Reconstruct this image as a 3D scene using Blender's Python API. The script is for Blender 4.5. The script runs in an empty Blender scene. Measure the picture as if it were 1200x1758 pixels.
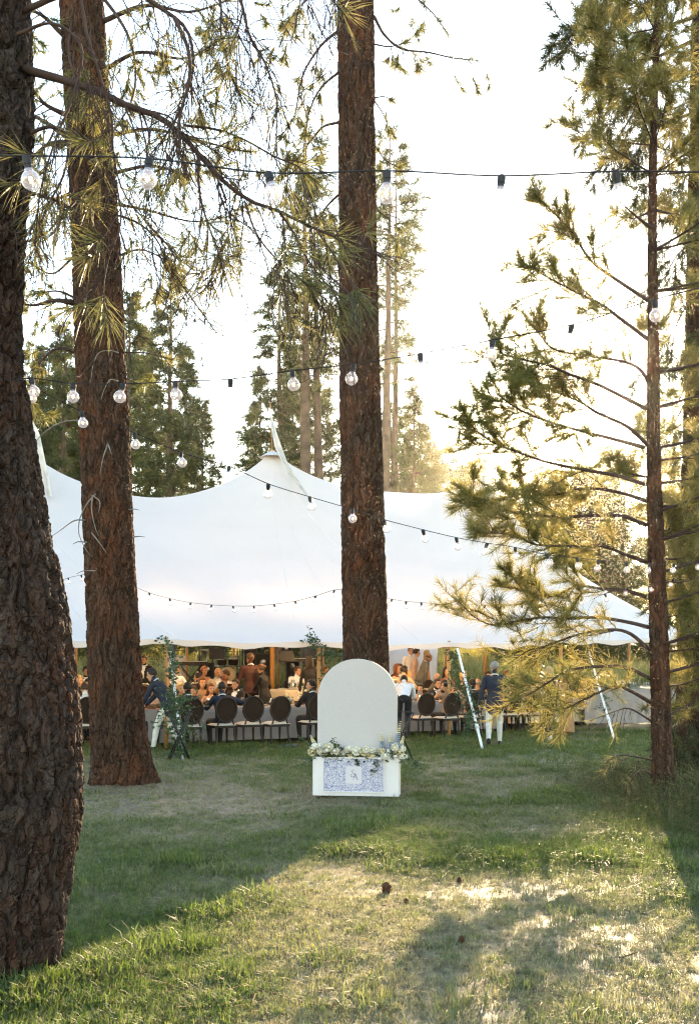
import bpy, bmesh, math, random
import numpy as np
from mathutils import Vector, Matrix, noise as mnoise

random.seed(7)
RNG = np.random.default_rng(11)
SC = bpy.context.scene
COL = SC.collection
PI = math.pi

# ------------------------------------------------------------------ camera, sky, sun, exposure
FPX, HOR, EYE = 1709.0, 1150.0, 1.6          # focal length and horizon in photo pixels, eye height
cam_data = bpy.data.cameras.new('camera')
cam_data.sensor_fit = 'VERTICAL'
cam_data.sensor_height = 36.0
cam_data.lens = 35.0
cam_data.shift_y = 271.0 / 1758.0
cam_data.clip_start = 0.1
cam_data.clip_end = 2500.0
cam_data.dof.use_dof = True
cam_data.dof.focus_distance = 13.0
cam_data.dof.aperture_fstop = 8.0
cam = bpy.data.objects.new('camera', cam_data)
cam.location = (0, 0, EYE)
cam.rotation_euler = (PI / 2, 0, 0)
COL.objects.link(cam)
SC.camera = cam

SUN_EL, SUN_AZ = math.radians(14.6), math.radians(14.1)      # azimuth to the right of the view axis
world = bpy.data.worlds.new('World')
SC.world = world
world.use_nodes = True
wn = world.node_tree
wn.nodes.clear()
sky = wn.nodes.new('ShaderNodeTexSky')
sky.sky_type = 'NISHITA'
sky.sun_disc = False
sky.sun_elevation = SUN_EL
sky.sun_rotation = SUN_AZ
sky.air_density = 1.35
sky.dust_density = 0.25
sky.ozone_density = 0.6
bg = wn.nodes.new('ShaderNodeBackground')
bg.inputs['Strength'].default_value = 0.15
wo = wn.nodes.new('ShaderNodeOutputWorld')
wn.links.new(sky.outputs[0], bg.inputs['Color'])
wn.links.new(bg.outputs[0], wo.inputs['Surface'])

sun_data = bpy.data.lights.new('sun', 'SUN')
sun_data.energy = 5.0
sun_data.angle = math.radians(0.55)
sun_data.color = (1.0, 0.74, 0.44)
sun = bpy.data.objects.new('sun', sun_data)
to_sun = Vector((math.sin(SUN_AZ) * math.cos(SUN_EL), math.cos(SUN_AZ) * math.cos(SUN_EL), math.sin(SUN_EL)))
sun.rotation_euler = to_sun.to_track_quat('Z', 'Y').to_euler()
sun.location = (20, 80, 40)
COL.objects.link(sun)

vs = SC.view_settings
vs.view_transform = 'Standard'
vs.look = 'None'
vs.exposure = 2.42
vs.gamma = 1.0
vs.use_curve_mapping = False
SC.cycles.max_bounces = 5
SC.cycles.diffuse_bounces = 3
SC.cycles.glossy_bounces = 2
SC.cycles.transmission_bounces = 3
SC.cycles.transparent_max_bounces = 16
SC.cycles.volume_bounces = 0
SC.cycles.use_denoising = True
SC.cycles.denoising_prefilter = 'NONE'
SC.cycles.filter_width = 1.15
SC.cycles.adaptive_threshold = 0.03
SC.cycles.sample_clamp_indirect = 6.0

# ------------------------------------------------------------------ helpers
def at(px, py, d):
    """world point that the photo shows at (px, py), d metres in front of the camera plane"""
    return Vector(((px - 600.0) / FPX * d, d, EYE + (HOR - py) / FPX * d))

def vhash(ix, iy, seed):
    h = (ix * 374761393 + iy * 668265263 + seed * 974634777) & 0x7fffffff
    h = ((h ^ (h >> 13)) * 1274126177) & 0x7fffffff
    return ((h ^ (h >> 16)) & 0xffff) / 65535.0

def vnoise(x, y, seed=0):
    x = np.asarray(x, float); y = np.asarray(y, float)
    ix = np.floor(x).astype(np.int64); iy = np.floor(y).astype(np.int64)
    fx = x - ix; fy = y - iy
    fx = fx * fx * (3 - 2 * fx); fy = fy * fy * (3 - 2 * fy)
    a = vhash(ix, iy, seed); b = vhash(ix + 1, iy, seed); c = vhash(ix, iy + 1, seed); d = vhash(ix + 1, iy + 1, seed)
    return (a * (1 - fx) + b * fx) * (1 - fy) + (c * (1 - fx) + d * fx) * fy

def fbm(x, y, seed=0, octs=4):
    t, amp, tot = 0.0, 1.0, 0.0
    for k in range(octs):
        t = t + amp * vnoise(np.asarray(x) * 2 ** k + 17 * k, np.asarray(y) * 2 ** k - 9 * k, seed + k)
        tot += amp; amp *= 0.55
    return t / tot

def ss(a, b, x):
    t = np.clip((np.asarray(x, float) - a) / (b - a), 0, 1)
    return t * t * (3 - 2 * t)

TRUNKS = ((-1.95, 5.25, 0.62), (-3.17, 14.0, 0.85), (0.22, 13.4, 0.7), (3.66, 11.6, 0.5), (5.08, 14.2, 0.8))
def gz(x, y):
    """terrain height: flat lawn, rising gently beyond the front of the tent"""
    x = np.asarray(x, float); y = np.asarray(y, float)
    v = y - 0.45 * x
    rise = np.clip(v - 21.0, 0, None)
    h = 0.055 * rise * ss(0, 10, rise) + 0.012 * np.clip(v - 60, 0, None) * 0
    h = np.where(v > 70, 2.7 + 0.035 * (v - 70.1), h)
    h = h + (fbm(x * 0.5, y * 0.5, 3, 3) - 0.5) * 0.10 * ss(2, 6, np.abs(y))
    for tx, ty, r_ in TRUNKS:
        h = h + 0.07 * np.exp(-((x - tx) ** 2 + (y - ty) ** 2) / (r_ * r_))
    h = h + 0.16 * np.exp(-((x - 4.2) ** 2 / 2.2 + (y - 10.5) ** 2 / 6.0))
    return h

def G(px, py):
    d = EYE * FPX / (py - HOR)
    x = (px - 600) / FPX * d
    return Vector((x, d, float(gz(x, d))))

def nrm(a):
    a = np.asarray(a, float)
    return a / np.maximum(np.linalg.norm(a, axis=-1, keepdims=True), 1e-9)

class MB:
    """collects quads and triangles and links them as ONE mesh object"""
    def __init__(self):
        self.V = []; self.Q = []; self.T = []; self.QM = []; self.TM = []; self.n = 0
    def add(self, V, Q=None, T=None, m=0):
        V = np.asarray(V, float).reshape(-1, 3)
        if Q is not None and len(Q):
            Q = np.asarray(Q, np.int64).reshape(-1, 4) + self.n
            self.Q.append(Q); self.QM.append(np.full(len(Q), m))
        if T is not None and len(T):
            T = np.asarray(T, np.int64).reshape(-1, 3) + self.n
            self.T.append(T); self.TM.append(np.full(len(T), m))
        self.V.append(V); self.n += len(V)
        return self
    def tube(self, P, R, k=8, m=0, cap=True, sx=1.0, sy=1.0, ref=None):
        P = np.asarray([tuple(p) for p in P], float)
        n = len(P)
        R = np.asarray(R, float)
        if R.ndim == 0:
            R = np.full(n, float(R))
        elif len(R) == 2 and n != 2:
            R = np.linspace(R[0], R[1], n)
        T = nrm(np.gradient(P, axis=0)) if n > 1 else None
        if ref is None:
            mean = np.abs(P[-1] - P[0])
            ref = np.eye(3)[int(np.argmin(mean))]
        U = nrm(np.cross(T, np.asarray(ref, float))); W = np.cross(T, U)
        a = np.linspace(0, 2 * PI, k, endpoint=False)
        sx = np.broadcast_to(np.asarray(sx, float), (n,)); sy = np.broadcast_to(np.asarray(sy, float), (n,))
        V = P[:, None] + (R * sx)[:, None, None] * np.cos(a)[None, :, None] * U[:, None] + (R * sy)[:, None, None] * np.sin(a)[None, :, None] * W[:, None]
        V = V.reshape(-1, 3)
        i = np.arange(n - 1)[:, None] * k; j = np.arange(k)[None]; jn = (j + 1) % k
        Q = np.stack([i + j, i + jn, i + k + jn, i + k + j], -1).reshape(-1, 4)
        Tt = None
        if cap:
            V = np.vstack([V, P[0], P[-1]])
            c0, c1 = n * k, n * k + 1
            jj = np.arange(k); jj2 = (jj + 1) % k
            Tt = np.vstack([np.stack([np.full(k, c0), jj2, jj], -1), np.stack([np.full(k, c1), (n - 1) * k + jj, (n - 1) * k + jj2], -1)])
        return self.add(V, Q, Tt, m)
    def box(self, c, s, m=0, rot=None):
        c = np.asarray(c, float); h = np.asarray(s, float) / 2
        V = np.array([(x, y, z) for x in (-1, 1) for y in (-1, 1) for z in (-1, 1)], float) * h
        if rot is not None:
            V = V @ np.array(Matrix.Rotation(rot[1], 3, rot[0])).T
        Q = [(0, 1, 3, 2), (4, 6, 7, 5), (0, 4, 5, 1), (2, 3, 7, 6), (0, 2, 6, 4), (1, 5, 7, 3)]
        return self.add(V + c, Q, None, m)
    def ball(self, c, r, k=12, l=8, m=0, M=None):
        r = np.broadcast_to(np.asarray(r, float), (3,))
        th = np.linspace(0, PI, l + 1)[1:-1]
        a = np.linspace(0, 2 * PI, k, endpoint=False)
        V = np.stack([np.sin(th)[:, None] * np.cos(a), np.sin(th)[:, None] * np.sin(a), np.cos(th)[:, None] * np.ones(k)], -1).reshape(-1, 3)
        V = np.vstack([V, (0, 0, 1), (0, 0, -1)]) * r
        if M is not None:
            V = V @ np.asarray(M, float).T
        n = l - 1
        i = np.arange(n - 1)[:, None] * k; j = np.arange(k)[None]; jn = (j + 1) % k
        Q = np.stack([i + j, i + k + j, i + k + jn, i + jn], -1).reshape(-1, 4)
        jj = np.arange(k); jj2 = (jj + 1) % k
        T = np.vstack([np.stack([np.full(k, n * k), jj, jj2], -1), np.stack([np.full(k, n * k + 1), (n - 1) * k + jj2, (n - 1) * k + jj], -1)])
        return self.add(V + np.asarray(c, float), Q, T, m)
    def lathe(self, prof, c=(0, 0, 0), k=16, m=0):
        prof = np.asarray(prof, float); n = len(prof)
        a = np.linspace(0, 2 * PI, k, endpoint=False)
        V = np.stack([prof[:, 0:1] * np.cos(a), prof[:, 0:1] * np.sin(a), prof[:, 1:2] * np.ones(k)], -1).reshape(-1, 3) + np.asarray(c, float)
        i = np.arange(n - 1)[:, None] * k; j = np.arange(k)[None]; jn = (j + 1) % k
        Q = np.stack([i + j, i + jn, i + k + jn, i + k + j], -1).reshape(-1, 4)
        return self.add(V, Q, None, m)
    def grid(self, V, m=0):
        V = np.asarray(V, float); a, b = V.shape[:2]
        i = np.arange(a - 1)[:, None] * b; j = np.arange(b - 1)[None]
        Q = np.stack([i + j, i + b + j, i + b + j + 1, i + j + 1], -1).reshape(-1, 4)
        return self.add(V.reshape(-1, 3), Q, None, m)
    def mesh(self, name, mats, smooth=True):
        V = np.vstack(self.V)
        nq = sum(len(q) for q in self.Q); nt = sum(len(t) for t in self.T)
        Q = np.vstack(self.Q) if nq else np.zeros((0, 4), np.int64)
        T = np.vstack(self.T) if nt else np.zeros((0, 3), np.int64)
        M = np.concatenate(self.QM + self.TM) if nq + nt else np.zeros(0)
        me = bpy.data.meshes.new(name)
        me.vertices.add(len(V)); me.vertices.foreach_set('co', V.ravel())
        loops = np.concatenate([Q.ravel(), T.ravel()]).astype(np.int32)
        me.loops.add(len(loops)); me.loops.foreach_set('vertex_index', loops)
        starts = np.concatenate([np.arange(nq) * 4, nq * 4 + np.arange(nt) * 3]).astype(np.int32)
        me.polygons.add(nq + nt); me.polygons.foreach_set('loop_start', starts)
        me.polygons.foreach_set('material_index', M.astype(np.int32))
        me.polygons.foreach_set('use_smooth', np.full(nq + nt, bool(smooth)))
        me.update(calc_edges=True)
        for mt in (mats if isinstance(mats, (list, tuple)) else [mats]):
            me.materials.append(mt)
        return me
    def build(self, name, mats, parent=None, smooth=True):
        return obj(name, self.mesh(name, mats, smooth), parent)

def obj(name, me, parent=None):
    o = bpy.data.objects.new(name, me)
    COL.objects.link(o)
    if parent is not None:
        o.parent = parent
    return o

def tag(o, label=None, cat=None, group=None, kind=None):
    if label: o['label'] = label
    if cat: o['category'] = cat
    if group: o['group'] = group
    if kind: o['kind'] = kind
    return o

def thing(name, label, cat, loc=(0, 0, 0), rotz=0.0, group=None):
    o = bpy.data.objects.new(name, None)
    COL.objects.link(o)
    o.location = loc
    o.rotation_euler = (0, 0, rotz)
    return tag(o, label, cat, group)

def dup(root, loc, rotz, label=None, group=None, scale=None):
    r = root.copy(); COL.objects.link(r)
    r.location = loc; r.rotation_euler = (0, 0, rotz)
    if scale: r.scale = scale
    if label: r['label'] = label
    if group: r['group'] = group
    for ch in list(root.children):
        c = ch.copy(); COL.objects.link(c); c.parent = r
        for g in ch.children:
            d = g.copy(); COL.objects.link(d); d.parent = c
    return r

# ------------------------------------------------------------------ materials
def mat(name, col, rough=0.7, var=0.15, scale=8.0, bump=0.0, bscale=40.0, col2=None, metallic=0.0, trans=0.0, tcol=None, spec=0.3, stretch=(1, 1, 1), detail=4.0, emit=None, estr=0.0):
    """principled surface whose colour wanders between two tones; optional translucency and bump"""
    m = bpy.data.materials.new(name); m.use_nodes = True
    nt = m.node_tree; N = nt.nodes; L = nt.links
    N.clear()
    out = N.new('ShaderNodeOutputMaterial'); p = N.new('ShaderNodeBsdfPrincipled')
    p.inputs['Roughness'].default_value = rough
    p.inputs['Metallic'].default_value = metallic
    p.inputs['Specular IOR Level'].default_value = spec
    tc = N.new('ShaderNodeTexCoord'); mp = N.new('ShaderNodeMapping'); mp.inputs['Scale'].default_value = stretch
    L.new(tc.outputs['Object'], mp.inputs['Vector'])
    nz = N.new('ShaderNodeTexNoise'); nz.inputs['Scale'].default_value = scale; nz.inputs['Detail'].default_value = detail
    L.new(mp.outputs[0], nz.inputs['Vector'])
    if col2 is None:
        col2 = tuple(min(1, c * (1 + var)) for c in col); c1 = tuple(c * (1 - var) for c in col)
    else:
        c1 = col
    mx = N.new('ShaderNodeMix'); mx.data_type = 'RGBA'
    mr = N.new('ShaderNodeMapRange'); mr.inputs['From Min'].default_value = 0.32; mr.inputs['From Max'].default_value = 0.68
    L.new(nz.outputs['Fac'], mr.inputs['Value']); L.new(mr.outputs[0], mx.inputs['Factor'])
    mx.inputs['A'].default_value = (*c1, 1); mx.inputs['B'].default_value = (*col2, 1)
    L.new(mx.outputs['Result'], p.inputs['Base Color'])
    if bump > 0:
        nb = N.new('ShaderNodeTexNoise'); nb.inputs['Scale'].default_value = bscale; nb.inputs['Detail'].default_value = 5
        L.new(mp.outputs[0], nb.inputs['Vector'])
        b = N.new('ShaderNodeBump'); b.inputs['Strength'].default_value = bump; b.inputs['Distance'].default_value = 0.02
        L.new(nb.outputs['Fac'], b.inputs['Height']); L.new(b.outputs[0], p.inputs['Normal'])
    if emit is not None:
        p.inputs['Emission Color'].default_value = (*emit, 1); p.inputs['Emission Strength'].default_value = estr
    sh = p.outputs[0]
    if trans > 0:
        t = N.new('ShaderNodeBsdfTranslucent')
        if tcol: t.inputs['Color'].default_value = (*tcol, 1)
        else: L.new(mx.outputs['Result'], t.inputs['Color'])
        ms = N.new('ShaderNodeMixShader'); ms.inputs[0].default_value = trans
        L.new(p.outputs[0], ms.inputs[1]); L.new(t.outputs[0], ms.inputs[2]); sh = ms.outputs[0]
    L.new(sh, out.inputs['Surface'])
    m.use_fake_user = False
    return m

def bark_mat(name, dark, light, red, cell=26.0, zs=0.30):
    """flaky plates: warped stretched cells, each plate with its own tone, thin scale relief on top"""
    m = mat(name, dark, rough=0.95, spec=0.12)
    nt = m.node_tree; N = nt.nodes; L = nt.links
    p = [n for n in N if n.type == 'BSDF_PRINCIPLED'][0]
    tc = [n for n in N if n.type == 'TEX_COORD'][0]
    wz = N.new('ShaderNodeTexNoise'); wz.inputs['Scale'].default_value = 7; wz.inputs['Detail'].default_value = 4
    L.new(tc.outputs['Object'], wz.inputs['Vector'])
    va = N.new('ShaderNodeVectorMath'); va.operation = 'MULTIPLY_ADD'; va.inputs[1].default_value = (0.16, 0.16, 0.16)
    L.new(wz.outputs['Color'], va.inputs[0]); L.new(tc.outputs['Object'], va.inputs[2])
    mp = N.new('ShaderNodeMapping'); mp.inputs['Scale'].default_value = (1, 1, zs); L.new(va.outputs[0], mp.inputs['Vector'])
    vc = N.new('ShaderNodeTexVoronoi'); vc.inputs['Scale'].default_value = cell; L.new(mp.outputs[0], vc.inputs['Vector'])
    ve = N.new('ShaderNodeTexVoronoi'); ve.feature = 'DISTANCE_TO_EDGE'; ve.inputs['Scale'].default_value = cell; L.new(mp.outputs[0], ve.inputs['Vector'])
    nf = N.new('ShaderNodeTexNoise'); nf.inputs['Scale'].default_value = cell * 3; nf.inputs['Detail'].default_value = 6; nf.inputs['Roughness'].default_value = 0.7; L.new(mp.outputs[0], nf.inputs['Vector'])
    nl = N.new('ShaderNodeTexNoise'); nl.inputs['Scale'].default_value = 1.6; nl.inputs['Detail'].default_value = 3; L.new(tc.outputs['Object'], nl.inputs['Vector'])
    sx = N.new('ShaderNodeSeparateColor'); L.new(vc.outputs['Color'], sx.inputs[0])
    a1 = N.new('ShaderNodeMath'); a1.operation = 'MULTIPLY_ADD'; a1.inputs[1].default_value = 0.5; L.new(sx.outputs[0], a1.inputs[0])
    s1 = N.new('ShaderNodeMath'); s1.operation = 'MULTIPLY_ADD'; s1.inputs[1].default_value = 0.9; s1.inputs[2].default_value = -0.2; L.new(nf.outputs['Fac'], s1.inputs[0]); L.new(s1.outputs[0], a1.inputs[2])
    m1 = N.new('ShaderNodeMix'); m1.data_type = 'RGBA'; m1.inputs['A'].default_value = (*dark, 1); m1.inputs['B'].default_value = (*light, 1); L.new(a1.outputs[0], m1.inputs['Factor'])
    a1.use_clamp = True
    mr = N.new('ShaderNodeMapRange'); mr.inputs['From Min'].default_value = 0.38; mr.inputs['From Max'].default_value = 0.66; mr.inputs['To Max'].default_value = 1.0
    L.new(nl.outputs['Fac'], mr.inputs['Value'])
    mg = N.new('ShaderNodeMath'); mg.operation = 'MULTIPLY'; L.new(mr.outputs[0], mg.inputs[0]); L.new(sx.outputs[1], mg.inputs[1])
    m2 = N.new('ShaderNodeMix'); m2.data_type = 'RGBA'; L.new(mg.outputs[0], m2.inputs['Factor']); L.new(m1.outputs['Result'], m2.inputs['A']); m2.inputs['B'].default_value = (*red, 1)
    L.new(m2.outputs['Result'], p.inputs['Base Color'])
    er = N.new('ShaderNodeMapRange'); er.inputs['From Max'].default_value = 0.16; L.new(ve.outputs['Distance'], er.inputs['Value'])
    hh = N.new('ShaderNodeMath'); hh.operation = 'MULTIPLY_ADD'; hh.inputs[1].default_value = 0.45; L.new(nf.outputs['Fac'], hh.inputs[0])
    h2 = N.new('ShaderNodeMath'); h2.operation = 'MULTIPLY_ADD'; h2.inputs[1].default_value = 0.5; L.new(sx.outputs[2], h2.inputs[0]); L.new(er.outputs[0], h2.inputs[2]); L.new(h2.outputs[0], hh.inputs[2])
    b = N.new('ShaderNodeBump'); b.inputs['Strength'].default_value = 1.0; b.inputs['Distance'].default_value = 0.35 / cell
    L.new(hh.outputs[0], b.inputs['Height']); L.new(b.outputs[0], p.inputs['Normal'])
    return m

def grass_mat(name, green, dry, trans, attr_type):
    """blade colour between green and straw by the lawn's own dry patches, plus small variation"""
    m = bpy.data.materials.new(name); m.use_nodes = True
    nt = m.node_tree; N = nt.nodes; L = nt.links; N.clear()
    out = N.new('ShaderNodeOutputMaterial'); d = N.new('ShaderNodeBsdfPrincipled')
    d.inputs['Roughness'].default_value = 0.55; d.inputs['Specular IOR Level'].default_value = 0.22 if trans > 0 else 0.1
    at_ = N.new('ShaderNodeAttribute'); at_.attribute_name = 'dry'; at_.attribute_type = attr_type
    geo = N.new('ShaderNodeNewGeometry')
    n1 = N.new('ShaderNodeTexNoise'); n1.inputs['Scale'].default_value = 14; n1.inputs['Detail'].default_value = 3
    L.new(geo.outputs['Position'], n1.inputs['Vector'])
    ad = N.new('ShaderNodeMath'); ad.operation = 'MULTIPLY_ADD'; ad.inputs[1].default_value = 0.9; 
    sb = N.new('ShaderNodeMath'); sb.operation = 'SUBTRACT'; sb.inputs[1].default_value = 0.45
    L.new(n1.outputs['Fac'], ad.inputs[0]); L.new(at_.outputs['Fac'], sb.inputs[0]); L.new(sb.outputs[0], ad.inputs[2]); ad.use_clamp = True
    mx = N.new('ShaderNodeMix'); mx.data_type = 'RGBA'
    L.new(ad.outputs[0], mx.inputs['Factor'])
    mx.inputs['A'].default_value = (*green, 1); mx.inputs['B'].default_value = (*dry, 1)
    n2 = N.new('ShaderNodeTexNoise'); n2.inputs['Scale'].default_value = 22.0; n2.inputs['Detail'].default_value = 4
    L.new(geo.outputs['Position'], n2.inputs['Vector'])
    hs = N.new('ShaderNodeHueSaturation')
    mr = N.new('ShaderNodeMapRange'); mr.inputs['From Min'].default_value = 0.3; mr.inputs['From Max'].default_value = 0.7
    mr.inputs['To Min'].default_value = 0.5; mr.inputs['To Max'].default_value = 1.45
    L.new(n2.outputs['Fac'], mr.inputs['Value']); L.new(mr.outputs[0], hs.inputs['Value']); L.new(mx.outputs['Result'], hs.inputs['Color'])
    L.new(hs.outputs[0], d.inputs['Base Color'])
    sh = d.outputs[0]
    if trans > 0:
        t = N.new('ShaderNodeBsdfTranslucent'); gm = N.new('ShaderNodeMix'); gm.data_type = 'RGBA'; gm.blend_type = 'MULTIPLY'; gm.inputs['Factor'].default_value = 1.0; gm.inputs['B'].default_value = (1.0, 1.0, 0.55, 1); L.new(hs.outputs[0], gm.inputs['A']); L.new(gm.outputs['Result'], t.inputs['Color'])
        ms = N.new('ShaderNodeMixShader'); ms.inputs[0].default_value = trans
        L.new(d.outputs[0], ms.inputs[1]); L.new(t.outputs[0], ms.inputs[2]); sh = ms.outputs[0]
    L.new(sh, out.inputs['Surface'])
    return m

def glass_mat(name, tint=(1, 1, 1), glow=None, gstr=0.0, gloss=0.25):
    m = bpy.data.materials.new(name); m.use_nodes = True
    nt = m.node_tree; N = nt.nodes; L = nt.links; N.clear()
    out = N.new('ShaderNodeOutputMaterial')
    tr = N.new('ShaderNodeBsdfTransparent'); tr.inputs[0].default_value = (*tint, 1)
    gl = N.new('ShaderNodeBsdfGlossy'); gl.inputs['Roughness'].default_value = 0.05
    lw = N.new('ShaderNodeLayerWeight'); lw.inputs[0].default_value = gloss
    ms = N.new('ShaderNodeMixShader'); L.new(lw.outputs['Facing'], ms.inputs[0]); L.new(tr.outputs[0], ms.inputs[1]); L.new(gl.outputs[0], ms.inputs[2])
    sh = ms.outputs[0]
    if glow:
        em = N.new('ShaderNodeEmission'); em.inputs[0].default_value = (*glow, 1); em.inputs[1].default_value = gstr
        a = N.new('ShaderNodeAddShader'); L.new(sh, a.inputs[0]); L.new(em.outputs[0], a.inputs[1]); sh = a.outputs[0]
    L.new(sh, out.inputs['Surface'])
    return m

M = {}
M['bark_old'] = bark_mat('bark_old', (0.007, 0.005, 0.005), (0.074, 0.055, 0.048), (0.066, 0.029, 0.018), 26.0, 0.30)
M['bark'] = bark_mat('bark', (0.010, 0.007, 0.005), (0.092, 0.055, 0.039), (0.110, 0.040, 0.020), 16.0, 0.22)
M['bark_far'] = mat('bark_far', (0.10, 0.065, 0.045), 0.9, 0.3, 3)
M['twig'] = mat('twig', (0.045, 0.026, 0.022), 0.85, 0.3, 12)
M['dead_wood'] = mat('dead_wood', (0.17, 0.15, 0.13), 0.9, 0.25, 10)
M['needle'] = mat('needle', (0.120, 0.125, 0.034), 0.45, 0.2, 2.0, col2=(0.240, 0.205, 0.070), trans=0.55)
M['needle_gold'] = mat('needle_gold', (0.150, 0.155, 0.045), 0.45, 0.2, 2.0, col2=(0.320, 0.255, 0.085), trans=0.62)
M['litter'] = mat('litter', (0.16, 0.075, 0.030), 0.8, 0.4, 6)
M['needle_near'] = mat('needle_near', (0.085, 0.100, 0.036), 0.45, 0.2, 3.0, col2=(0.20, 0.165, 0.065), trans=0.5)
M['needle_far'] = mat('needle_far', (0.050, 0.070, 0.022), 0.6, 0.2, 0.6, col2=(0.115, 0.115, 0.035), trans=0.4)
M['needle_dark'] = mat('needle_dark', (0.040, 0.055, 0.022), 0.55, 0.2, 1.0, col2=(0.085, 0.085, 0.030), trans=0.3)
M['canvas'] = mat('canvas', (0.68, 0.64, 0.64), 0.8, 0.03, 0.6, trans=0.28, tcol=(0.72, 0.65, 0.58), bump=0.12, bscale=2.2, stretch=(1, 1, 3))
M['pennant'] = mat('pennant', (0.58, 0.56, 0.54), 0.85, 0.12, 5, trans=0.25, bump=0.2, bscale=8)
M['canvas_seam'] = mat('canvas_seam', (0.70, 0.68, 0.67), 0.8, 0.03)
M['canvas_grey'] = mat('canvas_grey', (0.48, 0.46, 0.45), 0.85, 0.12, 6)
M['pole_wood'] = mat('pole_wood', (0.36, 0.17, 0.05), 0.5, 0.2, 3, col2=(0.50, 0.25, 0.08), stretch=(6, 6, 0.5), bump=0.2)
M['strap'] = mat('strap', (0.78, 0.78, 0.76), 0.8, 0.06, 20)
M['steel'] = mat('steel', (0.55, 0.55, 0.56), 0.3, 0.1, 10, metallic=1.0)
M['black'] = mat('black', (0.012, 0.012, 0.014), 0.5, 0.3, 10)
M['black_cloth'] = mat('black_cloth', (0.012, 0.012, 0.015), 0.9, 0.3, 6)
M['cable'] = mat('cable', (0.012, 0.010, 0.012), 0.6, 0.2)
M['socket'] = mat('socket', (0.012, 0.010, 0.014), 0.5, 0.2)
M['bulb_glass'] = glass_mat('bulb_glass', (0.97, 0.95, 0.93), (1.0, 0.80, 0.72), 0.035, 0.45)
M['filament'] = mat('filament', (1, 0.8, 0.5), emit=(1.0, 0.62, 0.30), estr=8.0)
M['leaf'] = mat('leaf', (0.030, 0.065, 0.026), 0.45, 0.3, 9, col2=(0.080, 0.125, 0.050), trans=0.25)
M['leaf_dark'] = mat('leaf_dark', (0.020, 0.035, 0.018), 0.5, 0.3, 9, col2=(0.045, 0.065, 0.030), trans=0.2)
M['stem'] = mat('stem', (0.05, 0.07, 0.025), 0.7, 0.2)
M['petal'] = mat('petal', (0.78, 0.75, 0.66), 0.7, 0.05, 30, trans=0.15)
M['petal_cream'] = mat('petal_cream', (0.74, 0.66, 0.44), 0.7, 0.08, 30, trans=0.15)
M['petal_blue'] = mat('petal_blue', (0.20, 0.26, 0.42), 0.7, 0.2, 40, col2=(0.42, 0.47, 0.50), trans=0.15)
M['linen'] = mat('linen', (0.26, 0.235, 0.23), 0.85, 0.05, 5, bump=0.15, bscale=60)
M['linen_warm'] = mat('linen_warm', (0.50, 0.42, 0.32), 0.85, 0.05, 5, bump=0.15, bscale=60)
M['cushion'] = mat('cushion', (0.60, 0.53, 0.44), 0.85, 0.06, 15, bump=0.1)
M['chair_wood'] = mat('chair_wood', (0.010, 0.006, 0.005), 0.5, 0.3, 6, col2=(0.024, 0.014, 0.010), stretch=(1, 1, 0.3))
M['cane'] = mat('cane', (0.030, 0.019, 0.014), 0.9, 0.2, 40, spec=0.08, bump=0.4, bscale=90)
M['paint'] = mat('paint', (0.60, 0.57, 0.59), 0.5, 0.03, 4, bump=0.03, bscale=25)
M['wax'] = mat('wax', (0.80, 0.74, 0.60), 0.5, 0.03, trans=0.3)
M['flame'] = mat('flame', (1, 0.8, 0.4), emit=(1.0, 0.55, 0.18), estr=18.0)
M['glass'] = glass_mat('glass', (0.93, 0.95, 0.95), gloss=0.3)
M['goblet'] = glass_mat('goblet', (0.42, 0.50, 0.56), gloss=0.35)
M['china'] = mat('china', (0.75, 0.74, 0.72), 0.25, 0.03, spec=0.5)
M['cone'] = mat('cone', (0.075, 0.035, 0.020), 0.8, 0.35, 40)
# ------------------------------------------------------------------ ground
def dryness(x, y):
    x = np.asarray(x, float); y = np.asarray(y, float)
    d = 0.55 + 1.6 * (fbm(x * 0.55 + 3, y * 0.42, 21, 4) - 0.5) + 0.9 * (fbm(x * 2.3, y * 1.6, 5, 3) - 0.5)
    def blob(cx, cy, rx, ry): return np.exp(-(((x - cx) / rx) ** 2 + ((y - cy) / ry) ** 2))
    d += 0.75 * blob(0.25, 5.2, 0.60, 1.1) + 0.65 * blob(0.75, 6.5, 0.55, 0.9)           # worn track
    d += 0.35 * blob(1.0, 7.0, 0.8, 0.9)
    d += 0.42 * blob(-2.2, 12.2, 2.4, 2.4) + 0.38 * blob(-1.6, 9.6, 1.6, 1.0) + 0.3 * blob(3.0, 14.0, 1.2, 1.0)
    d += 0.25 * blob(1.8, 5.0, 1.0, 0.8)
    d -= 1.10 * blob(-1.7, 5.2, 1.0, 0.9)
    d -= 0.95 * blob(1.6, 8.6, 0.9, 0.8)
    d -= 0.55 * blob(2.3, 12.0, 1.6, 1.6) + 0.35 * blob(0.0, 9.2, 1.2, 0.7) - 0.15 * blob(-1.2, 8.0, 1.4, 1.2)
    d -= 0.45 * ss(16.5, 19, y)
    for tx, ty, r_ in TRUNKS: d += 0.8 * np.exp(-((x - tx) ** 2 + (y - ty) ** 2) / (r_ * r_ * 0.6))
    far = ss(37, 42, y - 0.45 * x)
    d = d * (1 - far) + far * (0.85 + 0.5 * (fbm(x * 0.08, y * 0.2, 31, 3) - 0.5))
    return np.clip(d, 0, 1)

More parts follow.
